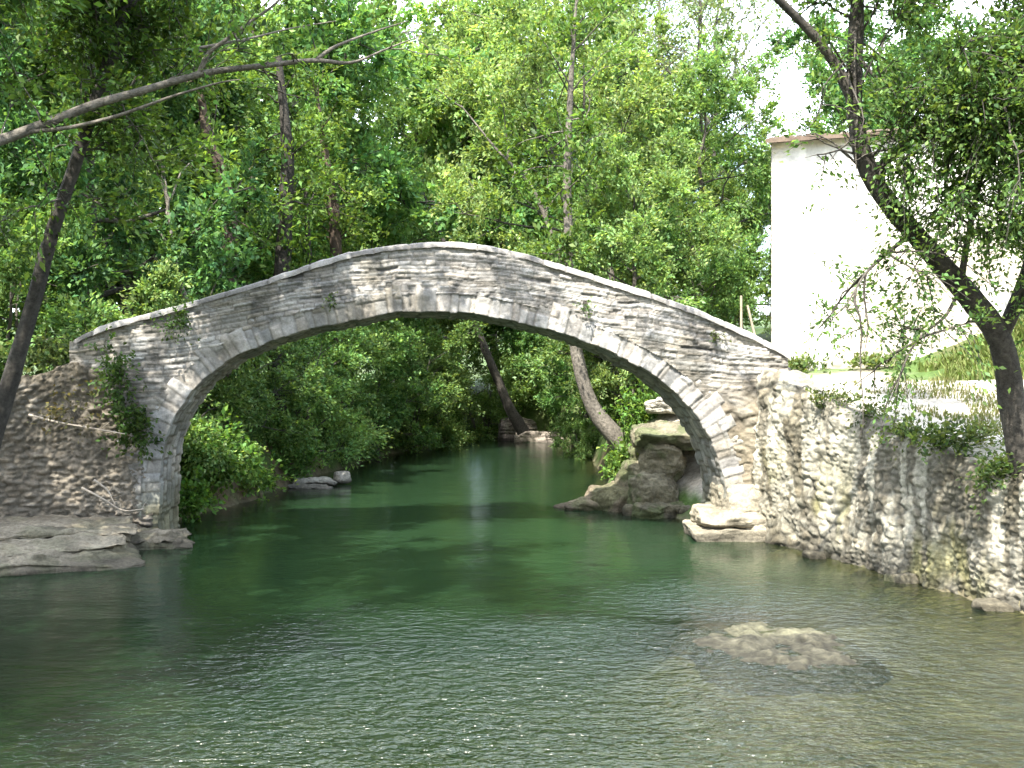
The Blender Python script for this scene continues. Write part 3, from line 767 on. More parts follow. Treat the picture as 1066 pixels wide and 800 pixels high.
def clothe(acc, tw, lps, per, rng, ll, leaf, leafn, base, tip, droop=.3, twig=True, lo=.2, cull=None):
    for lp in lps:
        s, d = along(lp, per, rng, lo, 1.0, None, .8, .05)
        if cull is not None:
            k = cull(s); s, d = s[k], d[k]
            if len(s) == 0: continue
        sprays(acc, s, d, rng.uniform(*ll, len(s)), leafn, leaf, rng, base, droop, .16, tw if twig else None, .6, .5, tip)
def px_of(s): return 533 + s[:, 0] / s[:, 1] * FPX, 400 - (s[:, 2] - CAMZ) / s[:, 1] * FPX

# right-hand riverside tree
rng = np.random.default_rng(77)
rt = thing('riverside_tree', 'dark curving tree on the right wall with small leaves hanging before the house', 'tree', (5.8, 11.1, 1.35))
ro = np.array([5.8, 11.1, 1.35])
main = poly([(1072, 545), (1066, 515), (1060, 460), (1052, 400), (1040, 345), (1002, 300), (952, 243), (915, 203), (896, 160), (888, 110), (890, 50), (893, -10), (900, -90), (905, -200), (915, -330)],
            [11.15, 11.15, 11.1, 11.1, 11, 10.9, 10.8, 10.7, 10.6, 10.6, 10.6, 10.6, 10.5, 10.4, 10.3], [.21, .165, .14, .13, .14, .122, .108, .1, .09, .085, .08, .07, .06, .05, .025], 60)
l2 = poly([(889, 105), (872, 70), (852, 42), (825, 14), (790, -20), (740, -90), (690, -180)], [10.6, 10.6, 10.5, 10.4, 10.2, 9.9, 9.5], [.07, .055, .05, .045, .035, .025, .012], 30)
l3 = poly([(1042, 350), (1062, 310), (1080, 250), (1095, 160), (1110, 40), (1120, -120), (1125, -300)], [11, 10.9, 10.7, 10.5, 10.2, 10, 9.8], [.09, .075, .07, .06, .05, .035, .015], 30)
l4 = poly([(905, 185), (940, 150), (985, 118), (1030, 95), (1085, 60)], [10.7, 10.5, 10.2, 9.9, 9.6], [.05, .045, .035, .025, .012], 24)
l5 = poly([(893, 60), (915, 85), (940, 108)], [10.6, 10.5, 10.4], [.025, .018, .01], 14)
l6 = poly([(1000, 300), (985, 330), (955, 352), (940, 380), (932, 410)], [10.9, 10.6, 10.3, 10.2, 10.1], [.02, .016, .012, .009, .005], 18)
l7 = poly([(893, -10), (930, -80), (985, -170), (1050, -250)], [10.6, 10.3, 9.9, 9.5], [.06, .05, .035, .015], 24)
l8 = poly([(950, 243), (925, 262), (900, 285), (880, 320)], [10.8, 10.5, 10.3, 10.2], [.03, .02, .012, .006], 18)
l10 = poly([(1000, 298), (1006, 255), (1018, 200), (1030, 150), (1040, 95)], [10.9, 10.7, 10.5, 10.3, 10.1], [.04, .032, .025, .018, .008], 24)
l9 = smooth_line(np.array([(3.62, 10.6, 6.5, .05), (2.9, 11.3, 7.6, .04), (2.0, 12.2, 8.3, .03), (1.0, 12.8, 8.7, .012)]), 24, 2)  # unseen limb overhead, added to shade the right side of the bridge
tk = Acc()
for lp, sd in ((main, 1), (l3, 3)):
    tube(tk, lp[:, :3] - ro, lp[:, 3], 14, .22, sd, BARK * .6)  # bark darkened, the trunk's shadowed side put into its colour
tk.build('trunk', M_BARK, rt, True)
br, cr = Acc(), Acc()
for lp, sd in ((l2, 2), (l4, 4), (l5, 5), (l6, 6), (l7, 7), (l8, 8), (l9, 9), (l10, 10)):
    tube(br, lp[:, :3], lp[:, 3], 8, .14, sd, BARK)
subs = []
for lp, n, lo, hi in ((main, 34, .55, 1), (l9, 12, .25, 1), (l10, 18, .2, 1), (l2, 8, .5, 1), (l3, 84, .05, 1), (l4, 44, .15, 1), (l6, 4, .2, .9), (l7, 24, .1, 1), (l8, 6, .2, .9), (main, 14, .3, .55)):
    subs += branchlets(br, lp, n, rng, lo, hi, .5, 1.5, .016, .0, .75, .3)
def cull_r(s):
    x, y = px_of(s)
    tx = np.interp(y, [-10, 50, 110, 160, 203, 243, 300, 345], [893, 890, 888, 896, 915, 952, 1002, 1040]); on_trunk = (np.abs(x - tx) < 26) & (y < 350) & (y > -20) & (rng.random(len(s)) < .93)
    open_sky = on_trunk | (x > 650) & (x < 850) & (y > -150) & (y < 190)
    clear = (x < 930) & (x > 800) & (y > 120) & (rng.random(len(s)) < np.where(x < 870, .82, .55))
    low = (y > 345) & (rng.random(len(s)) < .75)
    return ~(open_sky | clear | low | (y > 420))
clothe(cr, br, subs, 13, rng, (.22, .6), .062, 32, (.07, .155, .046), (.12, .21, .06), cull=cull_r)
clothe(cr, br, [l4, l6, l8, l3, l7, l2], 24, rng, (.2, .55), .062, 30, (.078, .165, .05), (.13, .22, .065), cull=cull_r)
V, F, C = br.arrays(); link('branch', mesh_data('branch', V - ro, F, M_BARK, C, True), rt)
V, F, C = cr.arrays(); link('crown', mesh_data('crown', V - ro, F, M_LEAF, C), rt)

# leaning tree on the left bank
rng = np.random.default_rng(78)
lt = thing('leaning_tree', 'dark slender tree leaning right in front of the left wall', 'tree', (-6.95, 13.3, 1.7))
lo_ = np.array([-6.95, 13.3, 1.7])
Yl = 13.2
main = poly([(-22, 500), (-8, 455), (6, 410), (30, 335), (50, 255), (78, 172), (103, 95), (122, 35), (134, -10), (146, -80), (152, -130)], [Yl] * 11, [.16, .125, .112, .1, .09, .082, .078, .072, .066, .05, .02], 50)
l1 = poly([(118, 48), (100, 20), (85, -10), (60, -80), (30, -160)], [13.2, 13.1, 13, 12.8, 12.5], [.035, .03, .027, .02, .01], 20)
l2 = poly([(150, -90), (215, -140), (300, -190), (400, -230)], [13.2, 13.0, 12.7, 12.4], [.05, .04, .03, .012], 24)
l3 = poly([(128, 15), (180, -40), (250, -90), (330, -120)], [13.2, 13.6, 14, 14.4], [.045, .035, .025, .012], 24)
tk = Acc(); tube(tk, main[:, :3] - lo_, main[:, 3], 12, .24, 5, BARK * .5); tk.build('trunk', M_BARK, lt, True)
br, cr = Acc(), Acc()
for lp, sd in ((l1, 2), (l2, 4), (l3, 5)): tube(br, lp[:, :3], lp[:, 3], 7, .12, sd, BARK)
subs = []
for lp, n, lo, hi in ((main, 40, .4, 1), (l1, 16, .2, 1), (l2, 9, .1, 1), (l3, 12, .1, .8)):
    subs += branchlets(br, lp, n, rng, lo, hi, .6, 1.7, .016, .02, .75, .25)
clothe(cr, br, subs, 11, rng, (.25, .65), .10, 26, (.045, .11, .026), (.085, .16, .035), cull=lambda s: (px_of(s)[1] < 250))
V, F, C = br.arrays(); link('branch', mesh_data('branch', V - lo_, F, M_BARK, C, True), lt)
V, F, C = cr.arrays(); link('crown', mesh_data('crown', V - lo_, F, M_LEAF, C), lt)

# the overhanging tree whose limb crosses the upper left
rng = np.random.default_rng(79)
ot = thing('overhanging_tree', 'tree at the left edge with a long sunlit bare limb reaching over the river', 'tree', (-7.4, 8.2, 1.2))
oo = np.array([-7.4, 8.2, 1.2])
w = lambda pts, n=30: smooth_line(np.array(pts, float), n, 2)
main = w([(-8.4, 7.6, .4, .3), (-8.2, 7.7, 2, .24), (-7.7, 7.9, 4, .21), (-7.2, 8.2, 6, .18), (-6.7, 8.6, 8, .13), (-6.3, 9, 10, .07)])
limb = poly([(-200, 190), (-90, 168), (0, 147), (50, 128), (100, 108), (150, 94), (215, 75), (270, 69), (330, 62), (365, 68), (400, 52), (437, 38)], [8.1, 8.5, 9, 9.1, 9.2, 9.3, 9.4, 9.5, 9.6, 9.65, 9.7, 9.75], [.07, .06, .048, .043, .04, .036, .031, .027, .022, .014, .01, .005], 60)
m1 = poly([(208, 76), (216, 55), (235, 42), (262, 22), (285, 6), (310, -20)], [9.4, 9.35, 9.3, 9.3, 9.25, 9.2], [.026, .02, .018, .014, .012, .006], 24)
m2 = poly([(330, 62), (345, 50), (370, 40), (402, 29), (425, 22)], [9.6, 9.65, 9.7, 9.8, 9.9], [.02, .016, .012, .008, .004], 20)
m3 = poly([(25, 138), (70, 134), (120, 122), (180, 100), (235, 84), (250, 83)], [9.05, 9, 8.9, 8.8, 8.75, 8.7], [.02, .018, .015, .011, .008, .004], 24)
m4 = poly([(208, 50), (240, 44), (262, 40), (300, 30), (350, 22)], [9.35, 9.5, 9.7, 9.9, 10], [.014, .012, .01, .008, .004], 18)
m5 = w([(-7.2, 8.2, 6, .12), (-6.0, 8.4, 6.9, .10), (-4.8, 8.8, 7.5, .08), (-4.0, 9.0, 7.9, .06), (-3.2, 9.3, 8.2, .03)])
m6 = w([(-6.9, 8.4, 7, .10), (-6.2, 9.6, 7.8, .08), (-5.8, 10.8, 8.4, .06), (-5.4, 12, 8.8, .03)])
m7 = w([(-7.6, 8, 4.3, .10), (-6.0, 9.0, 5.8, .08), (-5.4, 9.6, 6.6, .06), (-4.6, 10.5, 7.6, .03)])
m8 = w([(-6.7, 8.6, 8, .09), (-5.8, 7.6, 9, .07), (-4.6, 6.6, 9.6, .05), (-3.4, 5.8, 10, .02)])
m9 = w([(-7.0, 8.3, 6.4, .10), (-6.8, 6.8, 7.4, .08), (-6.0, 5.4, 8.2, .05), (-5, 4.2, 8.6, .02)])
m10 = w([(-7.7, 7.9, 4, .10), (-8.3, 9, 5.4, .08), (-8.9, 10.2, 6.4, .06), (-9.4, 11.6, 7, .03)])  # last limbs are out of view, added to shade the left wall and water
m11 = w([(-7.4, 8.1, 5.2, .10), (-8.4, 8.8, 7, .08), (-9.6, 9.4, 8.2, .05), (-10.8, 10, 9, .02)])
m13 = w([(-7.4, 8.0, 5.2, .10), (-7.4, 6, 6.6, .08), (-7.0, 4, 7.4, .06), (-6.2, 2.2, 8, .03)])
m12 = w([(-7.0, 8.3, 6.8, .09), (-7.6, 10, 8, .07), (-8.2, 11.6, 8.8, .05), (-9, 13, 9.2, .02)])
tk = Acc(); tube(tk, main[:, :3] - oo, main[:, 3], 14, .2, 5, BARK); tk.build('trunk', M_BARK, ot, True)
pale = BARK * 1.9
lb = Acc()
for lp, sd in ((limb, 1), (m1, 2), (m2, 3), (m3, 4), (m4, 5)): tube(lb, lp[:, :3] - oo, lp[:, 3], 9, .16, sd, pale)
tw = branchlets(lb, np.c_[limb[:, :3] - oo, limb[:, 3]], 12, rng, .25, 1, .25, .8, .007, .1, .7, .1, pale)
tag(lb.build('limb', M_BARK, ot, True), 'long pale bare limb with forked twigs')
br, cr = Acc(), Acc()
for lp, sd in ((m5, 5), (m6, 6), (m7, 7), (m8, 8), (m9, 9), (m10, 10), (m11, 11), (m12, 12), (m13, 13)): tube(br, lp[:, :3], lp[:, 3], 8, .14, sd, BARK)
subs = []
for lp, n, lo, hi in ((main, 20, .6, 1), (m5, 36, .12, 1), (m6, 36, .1, 1), (m7, 24, .2, 1), (m8, 48, .1, 1), (m9, 60, .1, 1), (m13, 60, .1, 1), (m10, 60, .1, 1), (m11, 60, .1, 1), (m12, 60, .1, 1)):
    subs += branchlets(br, lp, n, rng, lo, hi, .6, 1.7, .015, .05, .75, .2)
def cull_o(s):
    x, y = px_of(s); return ~((y > 95) & (x > 0)) & ~((y > 20) & (x > 0) & (rng.random(len(s)) < .35))
clothe(cr, br, subs, 10, rng, (.25, .7), .095, 26, (.045, .11, .026), (.09, .17, .035), cull=cull_o)
tws = [np.c_[q[:, :3] + oo, q[:, 3:]] for q in tw]
clothe(cr, br, tws, 3, rng, (.2, .4), .08, 14, (.05, .12, .028), (.09, .17, .035), lo=.5)
V, F, C = br.arrays(); link('branch', mesh_data('branch', V - oo, F, M_BARK, C, True), ot)
V, F, C = cr.arrays(); link('crown', mesh_data('crown', V - oo, F, M_LEAF, C), ot)

# trunks standing in the wood, seen over and under the arch
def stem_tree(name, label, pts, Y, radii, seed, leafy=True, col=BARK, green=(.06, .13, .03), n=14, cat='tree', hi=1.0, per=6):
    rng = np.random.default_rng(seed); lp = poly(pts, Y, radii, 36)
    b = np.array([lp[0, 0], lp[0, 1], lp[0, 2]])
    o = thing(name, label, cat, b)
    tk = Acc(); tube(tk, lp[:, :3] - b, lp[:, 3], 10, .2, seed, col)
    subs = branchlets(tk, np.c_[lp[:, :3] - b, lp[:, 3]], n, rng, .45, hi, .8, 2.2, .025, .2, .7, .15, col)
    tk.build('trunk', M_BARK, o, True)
    if leafy:
        cr = Acc(); clothe(cr, None, subs, per, rng, (.4, .9), .15, 18, green, (.1, .18, .04), twig=False); cr.build('crown', M_LEAF, o)
    return o
stem_tree('bank_tree', 'tree with a bare leaning trunk on the right bank seen through the arch', [(668, 492), (652, 465), (625, 440), (610, 410), (600, 370), (594, 320), (592, 250), (590, 180), (594, 90), (600, 0)], 24.5, [.34, .26, .22, .18, .155, .13, .11, .10, .07, .03], 5, col=BARK * 1.5, n=22, per=8)
stem_tree('slim_tree', 'slim pale tree leaning left behind the crown of the bridge', [(668, 475), (640, 420), (606, 340), (582, 275), (568, 225), (552, 190), (520, 160), (480, 110), (450, 70)], 27, [.12, .1, .09, .08, .065, .05, .035, .015], 6, col=BARK * 1.7, n=10, per=6)
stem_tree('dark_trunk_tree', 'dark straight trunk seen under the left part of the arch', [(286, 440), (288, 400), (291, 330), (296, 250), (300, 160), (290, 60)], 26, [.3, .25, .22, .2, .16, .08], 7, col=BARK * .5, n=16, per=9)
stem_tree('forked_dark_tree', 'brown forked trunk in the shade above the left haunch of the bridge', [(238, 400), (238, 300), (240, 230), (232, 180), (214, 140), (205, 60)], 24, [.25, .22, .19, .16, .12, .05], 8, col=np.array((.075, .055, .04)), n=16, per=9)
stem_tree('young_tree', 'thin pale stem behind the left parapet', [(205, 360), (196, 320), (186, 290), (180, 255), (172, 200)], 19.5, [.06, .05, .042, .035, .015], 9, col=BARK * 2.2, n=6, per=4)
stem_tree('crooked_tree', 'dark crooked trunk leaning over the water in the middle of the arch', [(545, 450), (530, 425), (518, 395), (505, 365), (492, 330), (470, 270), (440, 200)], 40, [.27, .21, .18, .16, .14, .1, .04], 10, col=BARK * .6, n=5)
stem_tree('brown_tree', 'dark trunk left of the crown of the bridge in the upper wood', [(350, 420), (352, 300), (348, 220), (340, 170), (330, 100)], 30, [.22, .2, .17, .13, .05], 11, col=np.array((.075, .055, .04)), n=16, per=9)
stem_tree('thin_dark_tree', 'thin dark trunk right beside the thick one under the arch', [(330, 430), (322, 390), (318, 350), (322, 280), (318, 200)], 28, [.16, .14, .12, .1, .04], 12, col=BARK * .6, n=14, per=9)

# ------------------------------------------------------------------ rocks
def rock(name, label, cat, parts, group=None, base=(.34, .31, .25), moss=.3, mat=None, pw=.2):
    a = Acc(); c0 = np.array(parts[0][0], float); c0[2] = min(p[0][2] for p in parts)
    for i, (c, s, sd, rot, st) in enumerate(parts):
        V, F = block(c, s, sd, 40 if max(s) > .7 else 14, .045 * min(1, max(s)), rot, pw, st, .08); a.add(V - c0, F, rockcol(V, base, sd, moss))
    o = a.build(name, mat or M_ROCK, None, True); o.location = c0
    return tag(o, label, cat, group)
# left ledge
rock('stone_ledge', 'flat layered stone ledge at the foot of the shaded left wall', 'ledge',
     [((-7.0, 14.0, -.02), (3.5, 2.9, .46), 5, .42, .09), ((-7.15, 14.35, .24), (3.2, 2.5, .16), 6, .40, .05), ((-6.9, 14.7, .36), (2.6, 1.9, .12), 10, .45, .05), ((-5.55, 15.15, .0), (1.5, .9, .2), 7, .3, .05), ((-5.5, 15.3, .14), (1.1, .8, .12), 11, .2, .03), ((-8.9, 13.0, .08), (2.2, 2.2, .5), 8, .5, .06), ((-9.3, 14.2, .2), (2.6, 2.0, .5), 9, .2, .06)], None, (.22, .19, .14), .2, None, .07)
rock('cut_rock', 'pale square rock outcrop with a dark hollow behind the right pier', 'rock',
     [((2.72, 19.15, .32), (1.05, 1.1, .95), 15, .3, .015), ((2.86, 19.3, .95), (.85, 1.0, .75), 22, -.2, .015), ((2.5, 19.6, .5), (.8, .9, .9), 23, .5, .015), ((3.25, 19.9, 1.42), (1.75, 2.3, .42), 16, -.05, .015), ((3.6, 21.4, .7), (2.4, 1.0, 1.9), 18, .1, .02), ((2.75, 18.7, .02), (1.0, .7, .62), 17, .5, .01), ((3.35, 18.6, -.05), (.7, .6, .5), 20, .2, .01), ((2.35, 18.9, .0), (.6, .5, .4), 21, .2, .01)], None, (.15, .135, .09), .6, None, .16)
rock('bank_rock', 'low sloping brown rock tongue at the water beside the right pier', 'rock',
     [((2.3, 19.9, .0), (1.7, 1.5, .9), 25, .25, .02), ((1.75, 19.9, .0), (1.5, .9, .34), 26, .1, .02), ((1.3, 20.1, -.02), (.9, .6, .2), 27, .4, .01)], None, (.17, .14, .095), .45, None, .2)
rock('stacked_slab', 'stacked flat slabs under the trees behind the right side of the arch', 'rock',
     [((4.0, 22.5, 1.95), (2.0, 1.2, .32), 35, .1, .04), ((4.2, 22.9, 2.35), (1.6, 1.1, .35), 36, -.1, .04)], None, (.33, .31, .26), .4)
rock('flat_stone', 'pale flat stone lying at the water under the left side of the arch', 'stone', [((-4.75, 24.3, .1), (1.1, .7, .16), 45, .05, .01)], None, (.36, .34, .29), 0)
rock('flat_stone', 'small pale upright stone beside the flat one at the left waterline', 'stone', [((-4.15, 24.6, .17), (.4, .35, .3), 46, .7, .01)], None, (.30, .28, .24), 0)
rock('flat_stone', 'thin stone just above the water below the pale flat one', 'stone', [((-4.75, 23.7, .03), (1.0, .4, .1), 47, .0, .01)], None, (.27, .25, .21), 0)
rock('far_bank_rock', 'long pale rock at the waterline at the far end of the river', 'rock', [((1.9, 42.6, .15), (3.8, 1.2, .55), 48, .05, .04)], None, (.30, .26, .22), .15)
rng = np.random.default_rng(9)
spots = [((.2, 44.5), 'dark boulder at the far end of the river'), ]
rock('boulder', 'dark boulder under the crooked trunk at the far end of the river', 'rock', [((.25, 43.8, .4), (1.7, 1.3, 1.1), 51, .3, .03)], None, (.13, .11, .1), .2)
# fallen stones along the right wall
for i, (x, y, sz, lab) in enumerate([(4.32, 14.25, .3, 'small fallen stone at the foot of the right wall nearest the pier'), (4.9, 12.5, .34, 'fallen stone at the waterline half way along the right wall'), (5.3, 10.95, .3, 'fallen stone at the foot of the right wall nearest the right edge')]):
    rock('fallen_stone', lab, 'stone', [((x - .05, y, .0), (sz, sz * 1.3, sz * .6), 60 + i, i * .7, .0)], 'stones at the foot of the right wall', (.2, .18, .13), .4)

# gravel bar just breaking the surface
n = 90; u = np.linspace(-1.5, 1.5, n); U, W = np.meshgrid(u, u, indexing='ij')
r = np.hypot(U, W); hz = .13 * (1 - r ** 2) + (fbm(U * 2.2 + 4, W * 2.2, 0, 4, 33) - .5) * .16 - .045 + .035 * sstep(.5, -.5, np.abs(W - .45) - .2)
pb = (fbm(U * 11, W * 11, 0, 4, 34) - .5) * 2.6; hz = hz + pb * .035 - .05 - .9 * np.clip(r + (fbm(U * 1.6, W * 1.6, 0, 3, 37) - .5) * .7 - .95, 0, None)
bx = 2.5 + U * .95; by = 9.3 + W * 1.15
cb = np.array((.066, .062, .043)) * (.5 + 1.1 * vnoise(U * 16, W * 16, 0, 35))[..., None]
litb = sstep(.35, .1, np.hypot((U - .1) / 1.2, (W - .62) / .35) - .6)[..., None]  # sunlit back of the bar painted in as a paler band
cb = cb * (1 - litb * .75) + np.array((.14, .135, .085)) * litb * .75
cb = cb * (.6 + .4 * sstep(.0, .045, hz + (fbm(U * 9, W * 9, 0, 2, 36) - .5) * .03))[..., None]
ob = obj('gravel_bar', np.stack([bx - 2.45, by - 9.3, hz], -1).reshape(-1, 3), gridF(n, n), M_ROCK, None, cb.reshape(-1, 3), True); ob.location = (2.45, 9.3, 0)
tag(ob, 'low brown gravel bar just breaking the water in front of the right wall', 'gravel bar')

# ------------------------------------------------------------------ ivy, herbs and grass
def herb(name, label, cat, c, r, n, leaf, per, seed, green, tip, group=None, drop=-.2, up=.8, ln=(.15, .4)):
    rng = np.random.default_rng(seed); c = np.asarray(c, float); r = np.asarray(r, float)
    s = rng.normal(0, .5, (n, 3)).clip(-1, 1) * r
    d = unit(rng.normal(0, .6, (n, 3)) + np.array([0, -.5, drop]))
    a = Acc(); st = Acc()
    sprays(a, s, d, rng.uniform(*ln, n), per, leaf, rng, green, .25, .16, None, up, .6, tip)
    o = thing(name, label, cat, c, group); a.build('foliage', M_LEAF, o)
    base = np.array([0, 0.1, -r[2]])
    for i in range(0, n, max(1, n // 9)):
        g = np.linspace(0, 1, 5)[:, None]; tube(st, base * (1 - g) + s[i] * g + np.array([0, 0, .1]) * np.sin(g * PI), .007 * (1 - .6 * g[:, 0]), 4, 0, 0, BARK)
    st.build('stem', M_BARK, o)
    return o
herb('ivy', 'ivy hanging down the left wall below the end of the parapet', 'ivy', P(122, 385, 15.75), (.26, .1, .55), 52, .075, 16, 1, (.045, .11, .03), (.08, .15, .045))
herb('ivy', 'ivy tuft growing from the left wall beside the arch foot', 'ivy', P(142, 440, 15.75), (.25, .1, .35), 60, .075, 16, 2, (.035, .085, .022), (.07, .12, .03))
herb('ivy', 'small ivy tuft on the bridge face near the left parapet', 'ivy', P(186, 330, 15.93), (.13, .05, .14), 26, .06, 14, 3, (.035, .08, .022), (.06, .11, .03))
herb('fern', 'bright hanging ferns at the left waterline just inside the arch', 'fern', P(200, 520, 18.0), (.3, .25, .35), 60, .1, 16, 4, (.05, .16, .03), (.09, .2, .04))
herb('weed', 'leafy weeds on the rock tongue at the right waterline', 'weed', P(655, 480, 21.5), (.55, .4, .35), 110, .1, 16, 5, (.06, .14, .03), (.12, .2, .05), up=.9)
herb('weed', 'dark weeds on the edge of the right wall before the pale path', 'weed', P(985, 462, 12.1), (.42, .22, .10), 50, .07, 14, 6, (.05, .085, .025), (.1, .13, .05), drop=.5)
herb('weed', 'tuft of weeds hanging over the right wall near the riverside tree', 'weed', P(1040, 490, 11.2), (.3, .15, .14), 40, .06, 14, 7, (.04, .075, .022), (.08, .12, .04), drop=.2)
herb('weed', 'weed tuft on the right wall top near the bridge end', 'weed', P(905, 432, 13.8), (.25, .15, .08), 24, .06, 12, 8, (.05, .08, .03), (.1, .12, .05), drop=.5)
herb('bramble', 'bramble over the stones on the left wall top beneath the leaning trunk', 'bramble', P(60, 372, 16.2), (.8, .35, .22), 70, .09, 14, 9, (.07, .12, .045), (.13, .17, .07), drop=.3)
herb('bramble', 'leaf spray against the shaded left wall above the ledge', 'bramble', P(75, 420, 15.0), (.5, .12, .3), 26, .07, 8, 10, (.1, .1, .045), (.17, .15, .07), drop=0)
herb('shrub', 'shrub hanging over the left bank just behind the arch foot', 'shrub', P(225, 470, 19.4), (.7, .6, .5), 170, .11, 18, 12, (.06, .15, .03), (.13, .22, .05), up=.9, ln=(.3, .6))
herb('shrub', 'shrub on the right bank behind the leaning trunk foot', 'shrub', P(680, 430, 23.5), (.7, .5, .6), 160, .11, 18, 13, (.075, .17, .035), (.14, .23, .05), up=.9, ln=(.3, .6))

for i, (x, y, lab) in enumerate([(6.6, 23.5, 'weeds along the foot of the white house near its left corner'), (8.3, 22.9, 'weeds along the foot of the white house further right')]):
    herb('weed', lab, 'weed', (x, y, float(land(x, y)[0]) + .1), (.7, .2, .12), 60, .09, 14, 30 + i, (.07, .12, .04), (.13, .17, .07), drop=.7)
for i, (px, py, lab) in enumerate([(610, 318, 'tiny weed tuft rooted in the bridge face above the right haunch'), (345, 312, 'tiny weed tuft rooted in the bridge face above the left haunch'), (745, 352, 'tiny weed tuft low on the right slope of the bridge')]):
    herb('weed', lab, 'weed', P(px, py, 15.94), (.07, .03, .05), 10, .045, 10, 50 + i, (.05, .09, .03), (.1, .14, .05), drop=-.1, ln=(.08, .2))
herb('fern', 'ferns on the bare left bank between the bright bush and the pale flat stones', 'fern', (-5.55, 21.4, .45), (.6, .5, .3), 90, .1, 16, 61, (.06, .15, .035), (.11, .22, .05), drop=.2, ln=(.25, .5))
herb('fern', 'ferns hanging over the water behind the pale flat stones', 'fern', (-5.3, 24.6, .5), (.7, .5, .3), 90, .1, 16, 62, (.055, .14, .035), (.1, .2, .05), drop=.2, ln=(.25, .5))
for i, (px, py, Y, lab) in enumerate([(865, 418, 14.6, 'low weeds on the right wall top close to the bridge end'), (945, 452, 12.8, 'weeds spilling over the right wall between the dark weeds and the bridge end'), (1020, 455, 12.6, 'grassy weeds on the terrace just left of the riverside trunk')]):
    herb('weed', lab, 'weed', P(px, py, Y), (.35, .25, .08), 46, .06, 12, 63 + i, (.06, .1, .035), (.12, .15, .06), drop=.4, ln=(.12, .3))
# dead twigs on the left wall and ledge
for i, (pts, Y, lab) in enumerate([([(30, 432), (60, 440), (95, 446), (130, 452)], 15.0, 'thin pale dead branch lying across the left wall'), ([(85, 508), (105, 518), (128, 533), (150, 530)], 15.2, 'dead twig on the back of the stone ledge'),
                                  ([(98, 500), (112, 510), (120, 526)], 15.1, 'short crooked dead twig above the ledge')]):
    a = Acc(); lp = poly(pts, Y, np.linspace(.02, .008, len(pts)), 16); b = lp[0, :3].copy(); tube(a, lp[:, :3] - b, lp[:, 3], 6, .15, i, (.36, .31, .25))
    branchlets(a, np.c_[lp[:, :3] - b, lp[:, 3]], 3, np.random.default_rng(i), .3, 1, .1, .3, .006, .3, .6, 0, (.36, .31, .25))
    o = a.build('dead_branch', M_WOOD, None, True); o.location = b; tag(o, lab, 'dead branch', 'dead wood at the left wall')
for pts, lab in ([((772, 350), (771.5, 308)), 'upright thin wooden pole behind the bridge beside the house']), ([((800, 362), (778, 318)), 'slanting thin wooden pole leaning beside the upright one']):
    a = Acc(); p0, p1 = P(*pts[0], 19.5), P(*pts[1], 19.5); p0[2] = 2.3; tube(a, smooth_line(np.array([p0, p1]), 12, 0) - p0, np.linspace(.03, .022, 12), 8, .1, 3, (.3, .25, .18))
    o = a.build('wooden_pole', M_WOOD, None, True); o.location = p0; tag(o, lab, 'pole', 'poles beside the house')

def grass(name, n, box, seed, h, cond, c1, c2, per_w=.012):
    rng = np.random.default_rng(seed); x = rng.uniform(box[0], box[1], n); y = rng.uniform(box[2], box[3], n)
    z, d = land(x, y); k = cond(x, y, z, d); x, y, z = x[k], y[k], z[k]; n = len(x)
    hh = rng.uniform(.4, 1.2, n) * h * (.5 + fbm(x * .9, y * .9, 0, 2, seed)); az = rng.uniform(0, 2 * PI, n); w = per_w * (1 + y / 18)
    dx, dy = np.cos(az), np.sin(az); b = rng.uniform(.1, .7, n) * hh
    p = np.stack([x, y, z - .02], 1)
    side = np.stack([-dy, dx, 0 * dx], 1) * w[:, None]; tip = p + np.stack([dx * b, dy * b, hh], 1); mid = p + np.stack([dx * b * .3, dy * b * .3, hh * .6], 1)
    V = np.stack([p - side, p + side, mid + side * .7, mid - side * .7, tip + side * .1, tip - side * .1], 1).reshape(-1, 3)
    i = np.arange(n) * 6; F = np.concatenate([np.stack([i, i + 1, i + 2, i + 3], 1), np.stack([i + 3, i + 2, i + 4, i + 5], 1)])
    m = rng.random(n)[:, None]; c = (np.asarray(c1) * m + np.asarray(c2) * (1 - m)) * (.7 + .6 * rng.random(n)[:, None])
    return tag(obj(name, V, F, M_GRASS, None, np.repeat(c, 6, 0)), kind='stuff')
grass('meadow_grass', 60000, (8.0, 15, 16.5, 30), 1, .3, lambda x, y, z, d: (d < -.6) & (y < 22.2 - (x - 8) * .25) & (x + (fbm(x, y, 0, 2, 4) - .5) * 2.5 > 8.9), (.10, .17, .04), (.16, .19, .07), .012)
grass('bank_grass', 60000, (-16, 9, 16.8, 46), 2, .4, lambda x, y, z, d: (d < -.25) & (d > -9) & ~((x > 4.5) & (y < 32)) & ~((x > 0) & (y < 23)) & (fbm(x * .6, y * .6, 0, 2, 5) > .42), (.05, .12, .025), (.09, .16, .04), .014)
grass('terrace_grass', 30000, (5.2, 10, 9, 16.5), 3, .08, lambda x, y, z, d: (d < -.5) & (fbm(x * 1.1, y * 1.1, 0, 3, 6) > .60), (.07, .11, .03), (.16, .16, .07), .006)
# fallen leaves and litter on the left bank
rng = np.random.default_rng(3); x = rng.uniform(-14, -4.5, 9000); y = rng.uniform(10, 40, 9000); z, d = land(x, y); k = (d < -.3) & (z > .3)
a = Acc(); leaves(a, np.stack([x, y, z + .02], 1)[k], rng.normal(0, 1, (k.sum(), 3)) * np.array([1, 1, .1]), .09, rng, (.2, .14, .07), 3)
tag(a.build('leaf_litter', M_GRASS), kind='stuff')

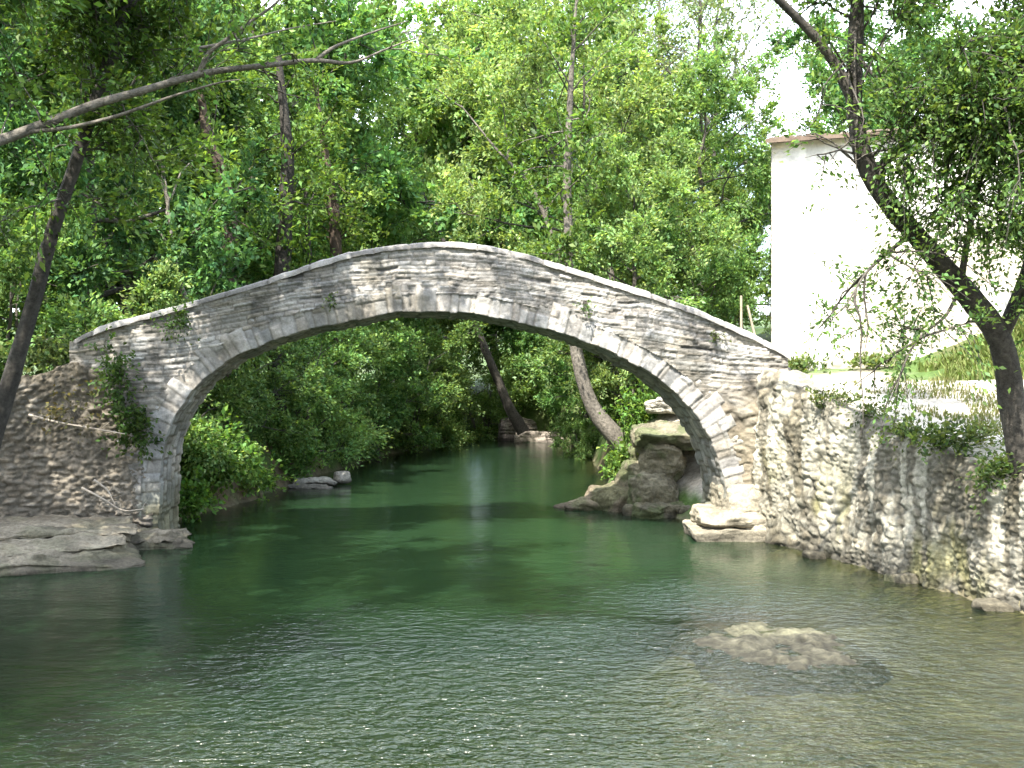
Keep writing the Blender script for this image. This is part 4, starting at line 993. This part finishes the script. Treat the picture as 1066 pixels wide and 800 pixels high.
# ------------------------------------------------------------------ light, air, camera
w = bpy.data.worlds.new('World'); SC.world = w; w.use_nodes = True
nt = w.node_tree; bg = nt.nodes['Background']; sky = nt.nodes.new('ShaderNodeTexSky'); sky.sky_type = 'NISHITA'
sky.sun_disc = False; sky.sun_elevation = math.asin(SUN[2]); sky.sun_rotation = math.atan2(SUN[0], SUN[1])
sky.air_density = 1.2; sky.dust_density = 2.5; sky.altitude = 100
tcw = nt.nodes.new('ShaderNodeTexCoord'); cn = nt.nodes.new('ShaderNodeTexNoise'); cn.inputs['Scale'].default_value = 2.2; cn.inputs['Detail'].default_value = 7; cn.inputs['Roughness'].default_value = .55
cmp_ = nt.nodes.new('ShaderNodeMapRange'); cmp_.interpolation_type = 'SMOOTHSTEP'; cmp_.inputs[1].default_value = .40; cmp_.inputs[2].default_value = .58; cmp_.inputs[4].default_value = .9
cmx = nt.nodes.new('ShaderNodeMix'); cmx.data_type = 'RGBA'; cmx.inputs[7].default_value = (14.5, 15.8, 17.4, 1)
nt.links.new(tcw.outputs['Generated'], cn.inputs['Vector']); nt.links.new(cn.outputs['Fac'], cmp_.inputs[0]); sx_ = nt.nodes.new('ShaderNodeSeparateXYZ'); nt.links.new(tcw.outputs['Generated'], sx_.inputs[0])
cm2 = nt.nodes.new('ShaderNodeMapRange'); cm2.interpolation_type = 'SMOOTHSTEP'; cm2.inputs[1].default_value = -.35; cm2.inputs[2].default_value = .35; cm2.inputs[3].default_value = .15  # cloud white held to the forward sky, added to brighten the water's reflections
cm3 = nt.nodes.new('ShaderNodeMath'); cm3.operation = 'MULTIPLY'; nt.links.new(sx_.outputs[1], cm2.inputs[0]); nt.links.new(cm2.outputs[0], cm3.inputs[0]); nt.links.new(cmp_.outputs[0], cm3.inputs[1])
nt.links.new(cm3.outputs[0], cmx.inputs[0])
nt.links.new(sky.outputs[0], cmx.inputs[6]); nt.links.new(cmx.outputs[2], bg.inputs['Color']); bg.inputs['Strength'].default_value = .15
sl = bpy.data.lights.new('sun', 'SUN'); sl.energy = 5.0; sl.angle = math.radians(.55); sl.color = (1, .95, .86)
so = bpy.data.objects.new('sun', sl); COL.objects.link(so); so.rotation_euler = Vector(SUN).to_track_quat('Z', 'Y').to_euler(); so.location = (0, 0, 30)

cam = bpy.data.cameras.new('camera'); cam.sensor_width = 36; cam.lens = 36 * FPX / 1066; cam.clip_end = 2000; cam.clip_start = .05
co = bpy.data.objects.new('camera', cam); COL.objects.link(co); co.location = (0, 0, CAMZ); co.rotation_euler = (PI / 2, 0, 0)
SC.camera = co
vs = SC.view_settings; vs.view_transform = 'Standard'; vs.look = 'None'; vs.exposure = 1.9; vs.gamma = 1; vs.use_curve_mapping = False
cy = SC.cycles
cy.max_bounces = 8; cy.diffuse_bounces = 4; cy.glossy_bounces = 3; cy.transmission_bounces = 4; cy.transparent_max_bounces = 8
cy.caustics_reflective = False; cy.caustics_refractive = False; cy.sample_clamp_indirect = 6; cy.sample_clamp_direct = 7
cy.use_denoising = True
try: cy.denoiser = 'OPENIMAGEDENOISE'
except Exception: pass
